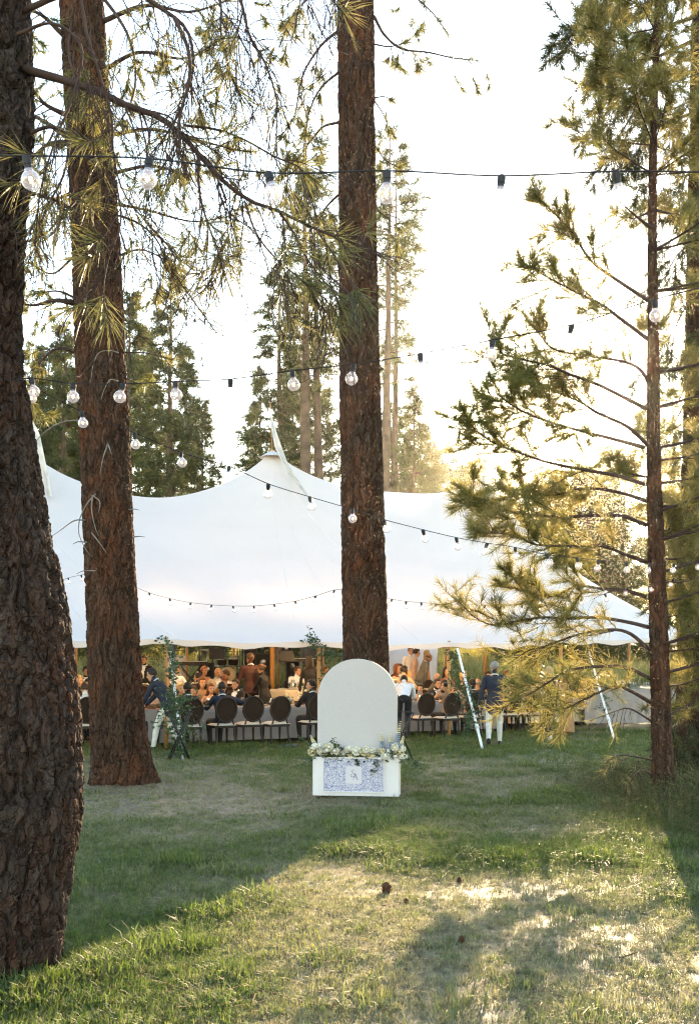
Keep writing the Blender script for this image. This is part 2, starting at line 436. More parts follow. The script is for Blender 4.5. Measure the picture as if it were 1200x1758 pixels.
M['ground'] = grass_mat('ground', (0.055, 0.065, 0.026), (0.160, 0.130, 0.085), 0.0, 'GEOMETRY')
M['blade'] = grass_mat('blade', (0.102, 0.146, 0.040), (0.320, 0.290, 0.220), 0.52, 'INSTANCER')
M['long_blade'] = grass_mat('long_blade', (0.050, 0.070, 0.020), (0.26, 0.21, 0.11), 0.35, 'INSTANCER')
M['meadow_blade'] = grass_mat('meadow_blade', (0.10, 0.13, 0.03), (0.42, 0.33, 0.15), 0.5, 'INSTANCER')

def build_ground():
    # one sheet: fine near the camera, coarse to the horizon
    ys = np.concatenate([np.linspace(-60, 3, 14)[:-1], np.arange(3, 15, 0.075), np.arange(15, 26, 0.2), np.arange(26, 60, 1.0), np.geomspace(60, 900, 26)])
    xs = np.concatenate([-np.geomspace(900, 14, 20), np.arange(-13, -5, 0.5), np.arange(-5, 6, 0.075), np.arange(6, 14, 0.5), np.geomspace(14, 900, 20)])
    X, Y = np.meshgrid(xs, ys, indexing='ij')
    Z = gz(X, Y)
    mb = MB().grid(np.stack([X, Y, Z], -1)[:, ::-1][:, ::-1])
    o = mb.build('ground', M['ground'])
    me = o.data
    a = me.attributes.new('dry', 'FLOAT', 'POINT')
    a.data.foreach_set('value', dryness(X, Y).ravel().astype(np.float32))
    # face up
    me.update()
    if me.polygons[0].normal.z < 0:
        me.flip_normals()
    tag(o, 'mown lawn of green and straw coloured grass rising to a meadow', kind='structure')
    return o
build_ground()

# ------------------------------------------------------------------ grass blades (stuff, instanced tufts)
def tuft_mesh(name, nblade, h, spread, width, lean, mtl, seed, seedhead=False):
    r = np.random.default_rng(seed); mb = MB()
    for i in range(nblade):
        a = r.uniform(0, 2 * PI); b = np.array([math.cos(a), math.sin(a), 0]) * spread * math.sqrt(r.uniform())
        L = h * r.uniform(0.5, 1.15); ln = lean * r.uniform(0.3, 1.4); a2 = r.uniform(0, 2 * PI)
        out = np.array([math.cos(a2), math.sin(a2), 0]); side = np.array([-out[1], out[0], 0]) * width * r.uniform(0.6, 1.2) / 2
        p0 = b; p1 = b + out * ln * L * 0.35 + np.array([0, 0, L * 0.55 * math.cos(ln * 0.6)]); p2 = b + out * ln * L + np.array([0, 0, L * max(0.12, math.cos(ln))])
        mb.add([p0 - side, p0 + side, p1 - side * 0.8, p1 + side * 0.8, p2], [(0, 1, 3, 2)], [(2, 3, 4)])
        if seedhead and r.uniform() < 0.35:
            mb.tube([p2, p2 + (p2 - p1) * 0.35], [width * 1.2, width * 0.4], 4)
    return mb.mesh(name, mtl, smooth=True)

def grass_object(name, label, P, scale, dry, meshes, seed):
    lib = bpy.data.collections.new(name + '_tufts')
    for i, me in enumerate(meshes):
        lib.objects.link(bpy.data.objects.new(name + '_tuft', me))
    me = bpy.data.meshes.new(name)
    me.vertices.add(len(P)); me.vertices.foreach_set('co', np.asarray(P, np.float32).ravel())
    for nm, val in (('dry', dry), ('tuft_scale', scale)):
        a = me.attributes.new(nm, 'FLOAT', 'POINT'); a.data.foreach_set('value', np.asarray(val, np.float32))
    me.update()
    o = obj(name, me)
    ng = bpy.data.node_groups.new(name, 'GeometryNodeTree')
    ng.interface.new_socket('Geometry', in_out='INPUT', socket_type='NodeSocketGeometry')
    ng.interface.new_socket('Geometry', in_out='OUTPUT', socket_type='NodeSocketGeometry')
    N = ng.nodes; L = ng.links
    gi = N.new('NodeGroupInput'); go = N.new('NodeGroupOutput')
    iop = N.new('GeometryNodeInstanceOnPoints'); ci = N.new('GeometryNodeCollectionInfo')
    ci.inputs['Collection'].default_value = lib; ci.inputs['Separate Children'].default_value = True; ci.inputs['Reset Children'].default_value = True
    iop.inputs['Pick Instance'].default_value = True
    rv = N.new('FunctionNodeRandomValue'); rv.data_type = 'FLOAT_VECTOR'
    rv.inputs[0].default_value = (-0.15, -0.15, 0); rv.inputs[1].default_value = (0.15, 0.15, 2 * PI)
    ri = N.new('FunctionNodeRandomValue'); ri.data_type = 'INT'
    ri.inputs['Min'].default_value = 0; ri.inputs['Max'].default_value = len(meshes) - 1
    ri.inputs['Seed'].default_value = seed
    na = N.new('GeometryNodeInputNamedAttribute'); na.data_type = 'FLOAT'; na.inputs['Name'].default_value = 'tuft_scale'
    L.new(gi.outputs[0], iop.inputs['Points']); L.new(ci.outputs[0], iop.inputs['Instance'])
    L.new([s for s in ri.outputs if s.enabled][0], iop.inputs['Instance Index'])
    L.new([s for s in rv.outputs if s.enabled][0], iop.inputs['Rotation'])
    L.new([s for s in na.outputs if s.enabled][0], iop.inputs['Scale'])
    L.new(iop.outputs[0], go.inputs[0])
    md = o.modifiers.new('tufts', 'NODES'); md.node_group = ng
    return tag(o, label, 'grass', kind='stuff')

def scatter(n, y0, y1, half=0.42, extra=0.8):
    y = np.sqrt(RNG.uniform(y0 * y0, y1 * y1, n)); x = RNG.uniform(-1, 1, n) * (half * y + extra)
    return x, y

def build_lawn():
    xs, ys = [], []
    for n, a, b in ((19000, 3.6, 7.0), (19000, 7.0, 11.0), (15500, 11.0, 17.0), (12000, 17.0, 26.0)):
        x, y = scatter(n, a, b); xs.append(x); ys.append(y)
    x = np.concatenate(xs); y = np.concatenate(ys)
    dry = np.clip(dryness(x, y) + RNG.normal(0, 0.34, len(x)), 0, 1)
    patch = fbm(x * 1.6, y * 1.3, 77, 3)
    s = (1.10 - 0.55 * dry) * RNG.uniform(0.7, 1.25, len(x)) * (0.6 + 0.85 * patch)
    s *= 1 + 0.9 * ss(0.60, 0.78, fbm(x * 3.1, y * 2.3, 9, 2)) * (dry < 0.45)
    s *= 1 + 0.03 * np.clip(y - 8, 0, 12)
    keep = RNG.uniform(0, 1, len(x)) > 0.25 * ss(0.8, 1.0, dryness(x, y))
    # bare ring round the two big trunks
    for tx, ty, r in ((-1.87, 5.25, 0.40), (-3.17, 14.0, 0.50), (0.19, 13.3, 0.36)):
        keep &= ((x - tx) ** 2 + (y - ty) ** 2) > (r * RNG.uniform(0.8, 1.15, len(x))) ** 2
    x, y, s, dry = x[keep], y[keep], s[keep], dry[keep]
    ms = [tuft_mesh('lawn_blades', 30, 0.058, 0.075, 0.0048, 0.75, M['blade'], k) for k in range(4)]
    ms += [tuft_mesh('lawn_straw', 30, 0.058, 0.08, 0.0042, 1.35, M['blade'], 40 + k) for k in range(3)]
    grass_object('grass', 'short mown grass with green and straw coloured patches', np.stack([x, y, gz(x, y) - 0.002], -1), s, dry, ms, 3)
    # fallen needles round the trunks and thinly over the lawn
    px_, py_ = [], []
    for tx, ty, r_ in TRUNKS:
        px_.append(RNG.normal(tx, r_ * 0.9, 1300)); py_.append(RNG.normal(ty, r_ * 0.9, 1300))
    gx, gy = scatter(3500, 3.8, 13.0); px_.append(gx); py_.append(gy)
    gx = np.concatenate(px_); gy = np.concatenate(py_); nn = len(gx); ang = RNG.uniform(0, PI, nn); LL = RNG.uniform(0.05, 0.085, nn)
    B = np.stack([gx, gy, gz(gx, gy) + RNG.uniform(0.006, 0.03, nn)], -1); Dv = np.stack([np.cos(ang) * LL, np.sin(ang) * LL, RNG.normal(0, 0.012, nn)], -1); Sv = np.stack([-np.sin(ang), np.cos(ang), np.zeros(nn)], -1) * 0.0022
    kk = np.arange(nn) * 4
    lit = MB().add(np.stack([B - Dv - Sv, B - Dv + Sv, B + Dv + Sv, B + Dv - Sv], 1).reshape(-1, 3), np.stack([kk, kk + 1, kk + 2, kk + 3], -1)).build('fallen_needles', M['litter'], None, False)
    tag(lit, 'brown fallen pine needles on the grass round the trunks', 'pine needles', kind='stuff')
    # long grass under the young pine
    n = 5200
    x = RNG.normal(4.1, 1.15, n); y = RNG.normal(10.9, 2.0, n)
    k = (x > 2.2 + 0.7 * fbm(y * 0.9, x * 0, 4, 2)) & (y > 7.0) & (x < 0.36 * y + 1.2) & (RNG.uniform(0, 1, n) < ss(1.9, 3.0, x) * ss(6.8, 8.5, y))
    x, y = x[k], y[k]
    tall = [tuft_mesh('tall_blades', 16, 0.34, 0.07, 0.0042, 0.7, M['long_blade'], 80 + i, True) for i in range(3)]
    grass_object('long_grass', 'long arching unmown grass with seed heads under the young pine', np.stack([x, y, gz(x, y) - 0.002], -1),
                 RNG.uniform(0.25, 1.15, len(x)) * ss(1.6, 4.2, x), np.clip(RNG.normal(0.22, 0.3, len(x)), 0, 1), tall, 5)
    # golden meadow beyond the tent
    n = 15000
    y = RNG.uniform(36, 95, n); x = RNG.uniform(-0.55, 0.62, n) * y
    k = (y - 0.45 * x) > 37.5
    x, y = x[k], y[k]
    far = [tuft_mesh('meadow_blades', 18, 0.75, 0.30, 0.022, 0.45, M['meadow_blade'], 120 + i) for i in range(3)]
    grass_object('meadow_grass', 'tall golden meadow grass catching the sun beyond the tent', np.stack([x, y, gz(x, y) - 0.02], -1),
                 RNG.uniform(0.5, 1.2, len(x)), np.clip(dryness(x, y) * 0.55 + RNG.normal(0.1, 0.2, len(x)), 0, 1), far, 6)
build_lawn()

# ------------------------------------------------------------------ the tent
TA, TU, TN = np.array([-3.6, 19.8]), np.array([math.cos(PI / 6), math.sin(PI / 6)]), np.array([-math.sin(PI / 6), math.cos(PI / 6)])
HW, EAVE = 6.4, 2.2
PEAKS = [-2.15, 5.35, 12.85]
def tw(s, t, z=None):
    """tent coordinates (along the front, into the tent) to world; z from the ground unless given"""
    p = TA + s * TU + t * TN
    return Vector((p[0], p[1], float(gz(p[0], p[1])) if z is None else z))
def canopy_z(s, t):
    s = np.asarray(s, float); t = np.asarray(t, float)
    d = t - HW
    e = np.where(s < PEAKS[0], s - PEAKS[0], np.where(s > PEAKS[-1], s - PEAKS[-1], 0))
    r = np.sqrt(e * e + d * d) / HW
    tau = np.clip(r, 0, 1)
    f = np.clip((s - PEAKS[0]) / (PEAKS[-1] - PEAKS[0]), 0, 1)
    saddle = 5.70 + 0.95 * ss(0.2, 0.8, f)
    back = 0.55 * np.clip(t / (2 * HW), 0, 1) + 0.25 * ss(0.5, 1.1, f)
    eave = EAVE + back
    z = eave + (saddle - eave) * (1 - tau) ** 1.10 * (1 - 0.10 * np.sin(PI * tau))
    for i, p in enumerate(PEAKS):
        dist = np.sqrt((s - p) ** 2 + d * d)
        amp = 7.75 - (5.70 + 0.95 * float(ss(0.2, 0.8, i / 2)))
        z = z + amp * np.exp(-dist / 1.75) * (1 - tau)
    z = z - 0.06 * (1 - np.abs(np.cos(PI * s / 3.45))) * tau ** 5 + 0.007 * np.sin(s * 8.3 + 2.5 * np.sin(s * 1.7)) * tau ** 2
    return z + 0.012 * np.sin(s * 2.1 + t) * (1 - tau)

def build_tent():
    tent = thing('sailcloth_tent', 'large white sailcloth marquee with pointed peaks over the dinner tables', 'tent', (0, 0, 0))
    # ring of the eave: front, right end, back, left end
    ring = []
    L = PEAKS[-1] - PEAKS[0]
    ns, ne, nr = 90, 44, 34
    for i in range(ns): ring.append((PEAKS[0] + L * i / ns, -1.0, 0))
    for i in range(ne): ring.append((PEAKS[-1], None, -PI / 2 + PI * i / ne))
    for i in range(ns): ring.append((PEAKS[-1] - L * i / ns, 1.0, 0))
    for i in range(ne): ring.append((PEAKS[0], None, PI / 2 + PI * i / ne))
    rad = np.linspace(0, 1, nr) ** 1.35
    S = np.zeros((len(ring), nr)); T = np.zeros_like(S)
    for i, (s0, sg, a) in enumerate(ring):
        if sg is None:
            S[i] = s0 + HW * rad * math.cos(a); T[i] = HW + HW * rad * math.sin(a)
        else:
            S[i] = s0; T[i] = HW + sg * HW * rad
    Z = canopy_z(S, T)
    # scalloped hem: lifted a little at every side pole
    per = np.arange(len(ring))
    W = TA[None, None] + S[..., None] * TU + T[..., None] * TN
    V = np.concatenate([W, Z[..., None]], -1)
    V = np.concatenate([V, V[:1]], 0)
    mb = MB().grid(V)
    can = mb.build('canopy', M['canvas'], tent)
    # hem band hanging from the eave
    edge = V[:, -1]
    hem = MB()
    low = edge.copy(); low[:, 2] -= 0.10 + 0.025 * np.sin(np.arange(len(edge)) * 0.9)
    out = edge.copy(); out[:, 2] += 0.004
    hem.grid(np.stack([out, low], 1)); hem.build('hem', M['canvas'], tent)
    # seams from the peaks and along the panels
    for p in PEAKS:
        for k, ds in enumerate((-2.4, -0.8, 0.8, 2.4)):
            tt = np.linspace(0.06, 1, 26)
            sc_, tc_ = p + ds * tt, HW - HW * tt
            zz = canopy_z(sc_, tc_) + 0.003
            pts = [(*(TA + a * TU + b * TN), c) for a, b, c in zip(sc_, tc_, zz)]
            MB().tube(pts, 0.006, 4).build('seam', M['canvas_seam'], tent)
    # peaks: centre pole, collar, finial pole
    for p in PEAKS:
        w = tw(p, HW); zt = float(canopy_z(p, HW))
        MB().tube([(w.x, w.y, w.z), (w.x, w.y, zt)], 0.065, 12).build('centre_pole', M['pole_wood'], tent)
        rr = np.array([0.03, 0.09, 0.2, 0.36]); zz = canopy_z(p + rr, np.full(4, HW)) + 0.02
        MB().lathe(np.stack([rr, zz], -1), (w.x, w.y, 0), 20).build('peak_collar', M['canvas_grey'], tent)
        MB().tube([(w.x, w.y, zt - 0.1), (w.x - 0.06, w.y, zt + 1.35)], 0.012, 6).build('flag_pole', M['pole_wood'], tent)
    # side poles round the eave
    for s, t in SIDE_POLES:
        w = tw(s, t); zt = float(canopy_z(s, t)) + 0.02
        MB().tube([(w.x, w.y, w.z - 0.02), (w.x, w.y, zt)], 0.042, 10).build('side_pole', M['pole_wood'], tent)
    return tent
def end_pt(i, a):
    return (PEAKS[i] + HW * 0.985 * math.cos(a), HW + HW * 0.985 * math.sin(a))
FRONT_S = [-6.9 + 3.45 * k for k in range(2, 6)]
SIDE_POLES = [(s, 0.1) for s in FRONT_S] + [(s, 2 * HW - 0.1) for s in (-2.1, -0.2, 1.5, 3.3, 5.2, 6.9, 8.6, 10.4, 12.6)] + \
             [end_pt(2, a) for a in (-1.15, -0.6, 0.0, 0.6, 1.15)] + [end_pt(0, a) for a in (PI + 0.9, PI, PI - 0.9)]
build_tent()

def pennant(label, base, tipdir, path, widths):
    """long cloth pennant hung from a peak's pole: a strip with soft folds"""
    n = 40; P = np.array([tuple(p) for p in path], float)
    t = np.linspace(0, len(P) - 1, n); i = np.minimum(t.astype(int), len(P) - 2); f = (t - i)[:, None]
    C = P[i] * (1 - f) + P[i + 1] * f
    wd = np.interp(t, np.arange(len(P)), widths)
    u = np.linspace(-0.5, 0.5, 11)
    V = np.zeros((n, 11, 3))
    for a in range(n):
        for b in range(11):
            V[a, b] = C[a] + np.array([u[b] * wd[a], 0.05 * math.sin(u[b] * 14 + a * 0.12) * min(1, wd[a] * 4), -0.12 * u[b] * wd[a]])
    o = MB().grid(V).build('pennant', M['pennant'])
    return tag(o, label, 'flag', 'pennants on the tent peaks')
def mk_pennants():
    def pts(lst, d0, d1): return [at(x, y, d0 + (d1 - d0) * k / (len(lst) - 1)) for k, (x, y) in enumerate(lst)]
    pennant('long white pennant hanging from the central tent peak', None, None, pts([(464, 706), (470, 738), (478, 768), (490, 796), (505, 822), (531, 855)], 28.0, 27.35), [0.03, 0.13, 0.20, 0.16, 0.18, 0.04])
    pennant('white pennant on the tent peak behind the young pine', None, None, pts([(827, 784), (830, 812), (836, 838), (845, 862)], 31.7, 31.2), [0.03, 0.35, 0.5, 0.3])
    pennant('white pennant just showing beside the big near trunk', None, None, pts([(20, 660), (38, 705), (55, 745), (68, 795), (80, 852)], 24.2, 23.6), [0.05, 0.3, 0.4, 0.35, 0.32])
mk_pennants()
# ------------------------------------------------------------------ pines
def crom(P, n):
    """smooth path through the points, n samples"""
    P = np.array([tuple(p) for p in P], float)
    if len(P) == 2:
        t = np.linspace(0, 1, n)[:, None]; return P[0] * (1 - t) + P[1] * t
    Q = np.vstack([2 * P[0] - P[1], P, 2 * P[-1] - P[-2]])
    t = np.linspace(0, len(P) - 1 - 1e-6, n); i = t.astype(int); f = (t - i)[:, None]
    a, b, c, d = Q[i], Q[i + 1], Q[i + 2], Q[i + 3]
    return 0.5 * (2 * b + (c - a) * f + (2 * a - 5 * b + 4 * c - d) * f ** 2 + (3 * b - a - 3 * c + d) * f ** 3)

class Needles:
    def __init__(self): self.B = []; self.D = []; self.L = []; self.W = []
    def brush(self, P, n, L, a0=0.35, a1=1.15, w=0.003, t0=0.35, up=0.0):
        """needles standing round the outer part of the shoot P, swept forward"""
        P = np.asarray(P, float); m = len(P)
        t = RNG.uniform(t0, 1.0, n) * (m - 1 - 1e-6); i = t.astype(int); f = (t - i)[:, None]
        pos = P[i] * (1 - f) + P[i + 1] * f
        tan = nrm(P[i + 1] - P[i])
        r = RNG.normal(0, 1, (n, 3)); r[:, 2] += up
        perp = nrm(r - (r * tan).sum(1, keepdims=True) * tan)
        a = RNG.uniform(a0, a1, n)[:, None]
        self.B.append(pos); self.D.append(nrm(tan * np.cos(a) + perp * np.sin(a)))
        self.L.append(L * RNG.uniform(0.65, 1.1, n)); self.W.append(np.full(n, w))
    def mb(self, org, two=True):
        if not self.B: return None
        B = np.vstack(self.B) - np.asarray(tuple(org)); D = np.vstack(self.D); L = np.concatenate(self.L)[:, None]; W = np.concatenate(self.W)[:, None]
        n = len(B); side = nrm(np.cross(D, RNG.normal(0, 1, (n, 3)))) * W / 2
        tip = B + D * L; tip[:, 2] -= (L[:, 0] ** 2) * 0.55
        mb = MB(); k = np.arange(n)
        if two:
            mid = B + D * L * 0.55; mid[:, 2] -= (L[:, 0] ** 2) * 0.1
            V = np.stack([B - side * 0.7, B + side * 0.7, mid - side, mid + side, tip], 1).reshape(-1, 3)
            Q = np.stack([5 * k, 5 * k + 1, 5 * k + 3, 5 * k + 2], -1); T = np.stack([5 * k + 2, 5 * k + 3, 5 * k + 4], -1)
            mb.add(V, Q, T)
        else:
            V = np.stack([B - side, B + side, tip], 1).reshape(-1, 3)
            mb.add(V, None, np.stack([3 * k, 3 * k + 1, 3 * k + 2], -1))
        return mb

def twig_path(start, d, L, n=8, droop=0.12, hook=0.0, curl=0.18):
    d = np.array(tuple(d), float); d /= np.linalg.norm(d) + 1e-9
    p = np.array(tuple(start), float); pts = [p.copy()]
    c = RNG.normal(0, 1, 3) * curl * 0.6
    for i in range(n):
        t = i / n
        d = d + np.array([0, 0, -droop * (1 - t)]) + np.array([0, 0, hook * max(0, t - 0.45)]) + c * 0.5 + RNG.normal(0, 1, 3) * curl * 0.45
        d /= np.linalg.norm(d); p = p + d * L / n; pts.append(p.copy())
    return np.array(pts)

class Pine:
    def __init__(self, name, label, base, group='pine trees around the lawn'):
        self.root = thing(name, label, 'tree', base, 0, group); self.org = Vector(base)
    def trunk(self, rows, ring, rows_n, bark, plate=(0.09, 0.30), depth=0.03, flare=0.0):
        """rows: (world centre, radius); bark plates are cut into the surface as relief"""
        C = crom([r[0] for r in rows], rows_n); R = np.interp(np.linspace(0, len(rows) - 1, rows_n), np.arange(len(rows)), [r[1] for r in rows])
        a = np.linspace(0, 2 * PI, ring, endpoint=False)
        dirs = np.stack([np.cos(a), np.sin(a), np.zeros(ring)], -1)
        V = C[:, None] + dirs[None] * R[:, None, None]
        z0 = self.org.z
        disp = np.zeros((rows_n, ring))
        nz = mnoise.noise
        for i in range(rows_n):
            for j in range(ring):
                x, y, z = V[i, j]
                q = Vector((x / plate[0], y / plate[0], z / plate[1]))
                w1 = nz(q * 0.55); w2 = nz(q * 1.7 + Vector((5, 3, 1)))
                qa = Vector((q.x + w1 * 0.9 + w2 * 0.25, q.y - w1 * 0.9 + w2 * 0.25, q.z + w2 * 0.35))
                f1 = abs(nz(qa * 0.50)); f2 = abs(nz(Vector((qa.x * 0.55 + 9, qa.y * 0.55, qa.z * 1.35)) * 0.8)); f3 = abs(nz(qa * 1.15 + Vector((0, 4, 7))))
                e1 = min(1.0, f1 / 0.17); e2 = min(1.0, f2 / 0.09); e3 = min(1.0, f3 / 0.10)
                pl = e1 * (0.55 + 0.45 * e2) * (0.72 + 0.28 * e3)
                disp[i, j] = pl * 0.95 + 0.16 * nz(q * 2.3) + 0.13 * nz(Vector((x, y, z * 0.6)) * 42)
        V = V + dirs[None] * ((disp - 0.6) * depth)[..., None]
        if flare:
            hh = np.clip(V[..., 2] - z0, 0, None)
            lob = 1 + flare * np.exp(-hh / 0.22)[:, :] * (0.55 + 0.45 * np.sin(a * 5 + 1.3)[None])
            V[..., :2] = C[:, None, :2] + (V[..., :2] - C[:, None, :2]) * lob[..., None]
        V = V - np.array(tuple(self.org))
        V = np.concatenate([V, V[:, :1]], 1)
        o = MB().grid(V).build('trunk', bark, self.root)
        if o.data.polygons[0].normal.dot(Vector(tuple(dirs[0]))) < 0: o.data.flip_normals()
        return o
    def limb(self, pts, r0, r1, twigs=8, tl=(0.25, 0.6), droop=0.1, hook=0.0, curl=0.2, tr=0.0035, sub=0, nneed=45, nl=0.15, nw=0.003, t0=0.25,
             nfrac=1.0, nt0=0.45, wood=None, nmat=None, down=0.0, fan=1.0, endn=1.0, e0=0.72, up=0.2, n=26, two=True, name='branch', a1=1.15):
        P = crom(pts, n)
        rr = r0 + (r1 - r0) * np.linspace(0, 1, n) ** 0.8
        mb = MB(); nd = Needles(); o = np.array(tuple(self.org))
        mb.tube(P - o, rr, 7)
        T = nrm(np.gradient(P, axis=0))
        if endn > 0: nd.brush(P[int(n * e0):], int(nneed * 1.6 * endn), nl, w=nw, t0=0.1, up=up, a1=a1)
        for k in range(twigs):
            t = t0 + (1 - t0) * (k + RNG.uniform(0, 1)) / max(1, twigs); i = min(n - 2, int(t * (n - 1)))
            r = RNG.normal(0, 1, 3); tan = T[i]; perp = nrm(r - r.dot(tan) * tan)
            d = tan * RNG.uniform(0.5, 1.0) + perp * fan * RNG.uniform(0.5, 1.0) + np.array([0, 0, -down])
            L = RNG.uniform(*tl) * (1.15 - 0.5 * t)
            W = twig_path(P[i], d, L, 8, droop, hook, curl)
            mb.tube(W - o, [max(tr, rr[i] * 0.35), tr * 0.6], 5)
            has = RNG.uniform() < nfrac
            if has: nd.brush(W, nneed, nl, w=nw, t0=nt0, up=up, a1=a1)
            for s in range(sub):
                j = RNG.integers(2, 7); d2 = nrm(W[j + 1] - W[j]) + RNG.normal(0, 0.65, 3) + np.array([0, 0, -down * 0.6])
                W2 = twig_path(W[j], d2, L * RNG.uniform(0.35, 0.75), 6, droop, hook, curl)
                mb.tube(W2 - o, [tr * 0.85, tr * 0.5], 4)
                if has and RNG.uniform() < nfrac: nd.brush(W2, int(nneed * 0.8), nl, w=nw, t0=nt0, up=up, a1=a1)
        b = mb.build(name, wood or M['twig'], self.root)
        m = nd.mb(self.org, two)
        if m is not None: m.build('needles', nmat or M['needle'], b)
        return b

def pxlimb(pts, d0, d1):
    return [at(x, y, d0 + (d1 - d0) * k / (len(pts) - 1)) for k, (x, y) in enumerate(pts)]

def trunk_rows(edges, d):
    """edges: (left px, right px, py) of a trunk seen d metres away"""
    return [(at((l + r) / 2, y, d), (r - l) / 2 / FPX * d) for l, r, y in edges]

# --- big near trunk
def near_pine():
    d = 5.25
    p = Pine('old_pine', 'massive near pine trunk with deep furrowed bark at the frame edge', (-1.90, d, float(gz(-1.90, d))))
    red = [(-520, 44, 68), (-300, 44, 70), (0, 45, 72), (150, 51, 74), (290, 46, 76), (400, 36, 78), (500, 31, 79), (590, 31, 80), (660, 38, 82), (740, 51, 86), (820, 63, 90), (900, 79, 95), (1000, 101, 101), (1090, 115, 106), (1200, 128, 111), (1300, 134, 114), (1400, 133, 115), (1500, 117, 113), (1600, 97, 112), (1670, 86, 114), (1712, 92, 120)]
    e = [(r - 2 * q, r, y) for y, r, q in red]
    p.trunk(trunk_rows(e[::-1], d), 280, 640, M['bark_old'], (0.034, 0.12), 0.050, 0.10)
    K = dict(nmat=M['needle_near'], nl=0.19, nw=0.0048, tr=0.0028)
    # the long limb that arches over the tent
    p.limb(pxlimb([(40, 118), (105, 136), (165, 156), (220, 182), (272, 200), (315, 235), (350, 275), (385, 312), (430, 345), (478, 362), (530, 388), (568, 404), (590, 416)], 5.2, 4.9), 0.024, 0.004,
           twigs=36, tl=(0.30, 0.70), droop=0.20, hook=0.36, curl=0.24, sub=4, nneed=36, nfrac=0.10, nt0=0.75, down=0.35, endn=1.3, **K)
    specs = [
        ([(300, 30), (322, 80), (326, 130), (312, 190), (300, 250), (270, 300), (240, 330)], 5.0, 0.012, 10),
        ([(60, -60), (130, -20), (150, 60), (172, 130), (192, 200), (196, 270), (215, 335), (262, 392), (312, 448)], 5.1, 0.010, 14),
        ([(40, 20), (110, -10), (200, -30), (270, 10), (320, 50), (332, 110), (318, 170), (290, 225), (262, 262)], 5.2, 0.017, 18),
        ([(180, -120), (300, -60), (400, -20), (428, 60), (456, 110), (474, 165), (477, 192)], 4.9, 0.012, 12),
        ([(340, 268), (343, 330), (356, 380), (374, 430), (386, 474)], 5.0, 0.008, 9),
        ([(40, 235), (85, 218), (118, 236), (110, 300), (80, 360), (60, 430)], 5.25, 0.012, 12),
        ([(30, 60), (90, 40), (140, 80), (128, 160), (96, 240), (70, 330), (62, 420)], 5.1, 0.010, 14),
        ([(478, 362), (506, 402), (520, 432), (548, 474), (574, 502), (588, 545)], 4.9, 0.006, 6),
        ([(420, 345), (440, 400), (470, 440), (505, 470), (540, 500)], 4.9, 0.006, 7),
        ([(315, 215), (370, 222), (420, 240), (470, 268), (510, 285), (522, 300)], 5.1, 0.007, 8),
        ([(150, -150), (330, -110), (480, -70), (548, -30), (575, 5), (592, 26)], 5.0, 0.010, 12),
        ([(200, -120), (290, -80), (372, -10), (380, 60), (398, 130), (420, 178)], 5.2, 0.009, 12),
        ([(200, 310), (208, 380), (188, 440), (178, 500), (186, 556)], 4.9, 0.005, 5),
        ([(30, 420), (80, 400), (130, 345), (150, 350)], 5.2, 0.007, 5),
        ([(540, 390), (575, 440), (600, 480), (618, 520)], 4.9, 0.004, 2),
        ([(40, 330), (100, 345), (150, 375), (205, 370), (262, 402), (300, 470), (372, 572)], 5.15, 0.009, 10),
    ]
    for pts, dd, r, tw in specs:
        p.limb(pxlimb(pts, dd, dd - 0.2), r, 0.0032, twigs=int(tw * 1.5), tl=(0.22, 0.68), droop=0.22, hook=0.42, curl=0.26, sub=4, nneed=32, nfrac=0.08, nt0=0.75, down=0.45, endn=1.1, a1=0.95, **K)
near_pine()

